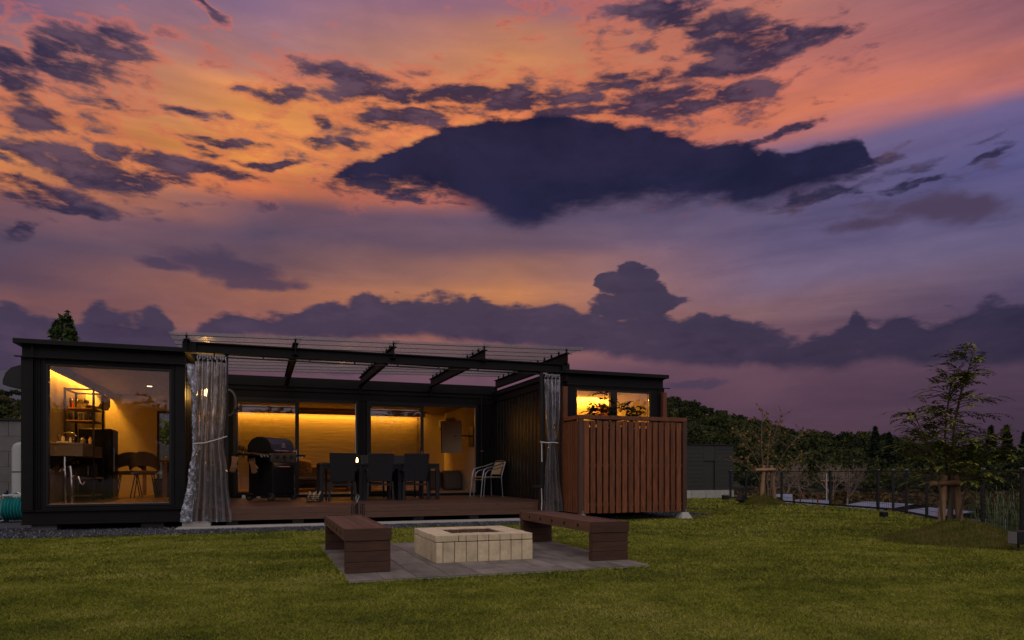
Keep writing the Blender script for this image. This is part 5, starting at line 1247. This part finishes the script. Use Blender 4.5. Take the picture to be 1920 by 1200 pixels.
# ------------------------------------------------------------------ distance: hills, forest, farm roofs
PROF = [(-900, 700), (-200, 690), (0, 722), (38, 735), (120, 770), (400, 790), (700, 770), (950, 740), (1150, 738), (1245, 748), (1290, 756), (1340, 772), (1400, 782), (1450, 795), (1500, 806), (1560, 816), (1640, 824), (1700, 836), (1760, 842), (1850, 846), (1920, 846), (2200, 842), (3200, 838)]
PR = np.array([(atan((p-960)/1280), (884-y)/1280*cos(atan((p-960)/1280))) for p, y in PROF])
def ridge_el(a): return np.interp(a, PR[:, 0], PR[:, 1])
def ridge_r(a): return 260-70*np.clip((a-.30)/.4, 0, 1)
def hill_z(a, r):
    R1 = ridge_r(a); H_ = 1+ridge_el(a)*R1-2.5
    t = np.clip((r-105)/(R1-105), 0, 1); s = t**1.15
    z = -3.5+(H_+3.5)*s; z = np.where(r > R1, H_-(r-R1)*.12, z)
    return z+1.3*np.sin(a*31+r*.05)*t*(t < 1)
az = np.linspace(-1.15, 1.15, 240); rr = np.linspace(100, 330, 60); AZ_, RR_ = np.meshgrid(az, rr)
def pol(a, r): return CAM.x+r*np.sin(a+HEAD), CAM.y+r*np.cos(a+HEAD)
X, Y = pol(AZ_, RR_); Z = hill_z(AZ_, RR_); v = np.stack([X.ravel(), Y.ravel(), Z.ravel()], 1)
i = np.arange(239*59); r_ = i//239; c_ = i % 239; a_ = r_*240+c_
hillm = mat('hill_ground', (.022, .026, .012), .95, var=.4, vscale=.3)
npmesh('hill', v, np.stack([a_, a_+1, a_+241, a_+240], 1), hillm, kind='structure', smooth=True)
# farther ridge at the left, blue haze put into its colour
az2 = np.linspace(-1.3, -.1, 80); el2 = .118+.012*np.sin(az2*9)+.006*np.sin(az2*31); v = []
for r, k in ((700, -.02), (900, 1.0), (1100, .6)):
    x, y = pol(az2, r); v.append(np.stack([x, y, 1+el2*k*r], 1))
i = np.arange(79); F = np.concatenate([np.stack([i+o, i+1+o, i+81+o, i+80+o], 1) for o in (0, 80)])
npmesh('far_hill', np.concatenate(v), F, mat('far_hill_haze', (.10, .10, .13), .95), kind='structure', smooth=True)  # distance haze is painted into this pale bluish colour
def scatter_crowns(n, amin, amax, rmin, rmax, size, nl, leaf, name, m, label, zfun, kind='round', hs=1.0, tone0=None):
    P, T = [], []; SZ = []
    for k in range(n):
        a = rng.uniform(amin, amax); r = sqrt(rng.uniform(rmin**2, (rmax if not callable(rmax) else rmax(a))**2)); x, y = pol(a, r)
        s = rng.uniform(*size); p, w_ = crown_points(nl, s, s*hs, kind); z = float(zfun(np.array(a), np.array(r)))
        P.append(p+np.array([x, y, z+s*hs*.75])); base_ = rng.beta(2, 2) if tone0 is None else rng.uniform(*tone0)
        tw = rng.uniform(-.18, .18, 12)
        T.append(np.clip(base_+tw[w_ % 12]+rng.normal(0, .07, nl), 0, 1)); SZ.append(np.full(nl, leaf*(s/size[1])**.5))
    v, f = leaf_tris(np.concatenate(P), np.concatenate(SZ), aspect=.8)
    npmesh(name, v, f, m, np.concatenate(T), kind='stuff')['label'] = label
scatter_crowns(1750, .16, .95, 118, lambda a: float(ridge_r(np.array(a)))+4, (1.5, 3.2), 300, .42, 'forest', forest_f, 'dark wooded hillside on the right', hill_z, hs=.85)
scatter_crowns(260, -.95, -.58, 118, lambda a: float(ridge_r(np.array(a)))+4, (1.8, 3.4), 280, .45, 'forest', forest_f, 'dark wooded hillside at the far left', hill_z, hs=.9)
scatter_crowns(330, .22, .9, 78, 104, (1.0, 1.9), 170, .34, 'brush', brush_f, 'brown autumn brush below the wooded hill', lambda a, r: np.array(-3.5), hs=.75)
scatter_crowns(70, .40, .95, 40, 70, (.9, 1.7), 200, .26, 'brush', forest_f, 'dark bushes in the field beyond the right fence', lambda a, r: np.array(-3.5), hs=.8)
scatter_crowns(260, 1.75, 4.6, 52, 62, (2.6, 4.4), 420, .34, 'wood', forest_f, 'dark wood beyond the garden behind the viewer', lambda a, r: np.array(-1.0), hs=1.05)
scatter_crowns(300, 1.75, 4.6, 60, 68, (3.0, 4.6), 420, .36, 'wood', forest_f, 'dark wood beyond the garden behind the viewer', lambda a, r: np.array(2.4), hs=1.05)
def conifer(px, ytop, r, hgt, label):
    a = atan((px-960)/1280); x, y = pol(a, r); zt_ = 1+(884-ytop)/1280*cos(a)*r
    t = thing('conifer_tree', label, 'tree', (float(x), float(y), zt_-hgt), 'conifers on the skyline')
    MB().tube([(x, y, zt_-hgt), (x, y, zt_-.6)], .25, 6, r1=.05).build('trunk', barkm, t)
    p, w_ = crown_points(900, hgt*.30, hgt*.47, 'cone'); p += np.array([x, y, zt_-hgt*.47]); v, f = leaf_tris(p, .48, aspect=.7)
    npmesh('crown', v, f, conifer_f, np.clip(rng.uniform(0, 1, 900), 0, 1), parent=t)
for (px, yt, h, lab) in ((1641, 801, 8, 'pointed conifer on the skyline left of the leafy tree'), (1667, 812, 6, 'short conifer beside the pointed one on the skyline'), (1858, 800, 9, 'dark conifer on the skyline behind the leafy tree crown'), (1888, 798, 9, 'tall conifer on the skyline right of the leafy tree'), (1921, 812, 8, 'conifer cut by the right edge of the photo')):
    conifer(px, yt, 150, h, lab)
# tree top showing above the left roof
x, y = pol(np.array(atan((121-960)/1280)), 20); tt = thing('roof_tree', 'green tree top rising above the roof at the left', 'tree', (float(x), float(y), 0))
MB().tube([(x, y, 0), (x, y, 4.6)], .09, 7, r1=.03).build('trunk', barkm, tt)
p, w_ = crown_points(1100, .33, .74); p[:, :2] *= (1.0-.55*np.clip(p[:, 2:3]/.8, -.2, 1)); p[:, 0] -= .10*np.clip(p[:, 2], -1, 0)*rng.uniform(-3, 3, 1100); p += np.array([x, y, 4.28]); v, f = leaf_tris(p, .075, aspect=.8)
npmesh('crown', v, f, foliage('broad_leaves', [(.03, .05, .018), (.07, .10, .03)]), rng.uniform(0, 1, 1100), parent=tt)
# hedge behind the left wall
p = np.concatenate([crown_points(500, 1.1, 1.0)[0]+np.array([-4.2+k*1.1, 13+rng.normal(), 1.9+.5*rng.uniform()]) for k in range(8)]); v, f = leaf_tris(p, .10, aspect=.8)
hg = thing('hedge', 'yellow green bush behind the left boundary wall', 'hedge', (-.5, 13, 0)); npmesh('crown', v, f, tree_f, rng.uniform(0, .6, len(p)), parent=hg); MB().tube([(-.5, 13, 0), (-.5, 13, 1.6)], .08, 6).build('trunk', barkm, hg)
# greenery outside the kitchen end door
gb = thing('garden_bush', 'green bush outside the glazed kitchen end door', 'bush', (1.9, 8.0, 0))
p = np.concatenate([crown_points(500, .75, .7)[0]+np.array([1.6+.5*k, 8.6, .9+.35*k]) for k in range(3)]); v, f = leaf_tris(p, .07, aspect=.5); npmesh('crown', v, f, tree_f, rng.uniform(0, .7, len(p)), parent=gb); MB().tube([(2, 8.6, 0), (2, 8.6, 1)], .04, 6).build('trunk', barkm, gb)
# bare winter trees in the valley
def winter(px, r, h, label):
    a = atan((px-960)/1280); x, y = pol(a, r); t = thing('winter_tree', label, 'tree', (float(x), float(y), -3.5), 'bare trees below the hill')
    base_ = Vector((x, y, -3.5)); b_ = MB()
    MB().tube([tuple(base_), tuple(base_+Vector((.1, 0, h*.35)))], .16, 6, r1=.10).build('trunk', wbark, t)
    def rec(p, d, ln_, rad, lv):
        q = p+d*ln_; b_.tube([tuple(p), tuple(q)], rad, 4, caps=False, r1=rad*.6)
        if lv:
            for k in range(3 if lv > 1 else 4): rec(p.lerp(q, rng.uniform(.55, 1)), (d*.9+Vector(rng.normal(size=3))*.42+Vector((0, 0, .12))).normalized(), ln_*rng.uniform(.6, .8), rad*.6, lv-1)
    for k in range(4): rec(base_+Vector((.08, 0, h*.3)), (Vector((rng.normal()*.45, rng.normal()*.45, 1))).normalized(), h*.30, .08, 4)
    b_.build('branches', wbark, t)
wbark = mat('pale_twigs', (.26, .19, .14), .9)
for px, lab in ((1472, 'bare pale tree beyond the fence right of the small mound'), (1505, 'bare pale tree beyond the fence left of the utility pole'), (1560, 'bare pale tree beyond the fence right of the utility pole'), (1588, 'rightmost bare pale tree beyond the fence')):
    winter(px, 78+rng.uniform(0, 8), 5.4, lab)
# utility pole
x, y = pol(np.array(atan((1550-960)/1280)), 62); up = thing('utility_pole', 'thin pale utility pole in the valley beyond the fence', 'pole', (float(x), float(y), -3.5))
MB().tube([(x, y, -3.5), (x, y, .85)], .055, 8, r1=.045).build('pole', concm, up); MB().obox((x, y, .25), (1.0, .08, .08), rz=-.3).build('crossarm', stakem, up)
# low farm roofs in the valley
roofm = mat('pale_blue_sheet', (.20, .25, .34), .5, var=.3, vscale=.6); wallf = mat('farm_wall', (.16, .19, .26), .8)
def farm(px0, px1, r0, r1, h, label, gable=.5):
    a0, a1 = atan((px0-960)/1280), atan((px1-960)/1280); am = (a0+a1)/2; x0, y0 = pol(np.array(a0), r0); x1, y1 = pol(np.array(a1), r1)
    c = Vector((float(x0+x1)/2, float(y0+y1)/2, -3.5)); d = Vector((float(x1-x0), float(y1-y0), 0)); Ln = d.length; d.normalize(); nn = Vector((-d.y, d.x, 0)); w_ = 5
    t = thing('farm_building', label, 'farm building', tuple(c), 'low pale roofs in the valley')
    def q(s, w2, z): return tuple(c+d*s*Ln/2+nn*w2+Vector((0, 0, z)))
    MB().hexa([q(-1, 0, .0), q(1, 0, .0), q(1, w_, .0), q(-1, w_, .0)], [q(-1, 0, h), q(1, 0, h), q(1, w_, h), q(-1, w_, h)]).build('wall', wallf, t)
    n_ = max(2, int(Ln/2.2))
    for k in range(n_):
        s0, s1 = -1+2*k/n_, -1+2*(k+1)/n_-.006*20/Ln
        MB().add([q(s0, -.3, h+.02), q(s1, -.3, h+.02), q(s1, w_/2, h+gable), q(s0, w_/2, h+gable), q(s1, w_+.3, h+.02), q(s0, w_+.3, h+.02)], [(0,1,2,3), (3,2,4,5)]).build('roof_panel', roofm, t)
farm(1375, 1412, 62, 62, 1.95, 'short pale roof just right of the dark shed', .35); farm(1446, 1488, 58, 58, 1.75, 'pale gabled roof above the small grass mound edge', .9)
farm(1490, 1560, 52, 52, 2.1, 'pale blue roof between the far fence posts left of the pole', .35); farm(1563, 1655, 50, 47, 2.1, 'long pale blue roof behind the middle of the far fence', .4)
farm(1660, 1740, 46, 42, 2.0, 'pale blue roof behind the right fence', .4)
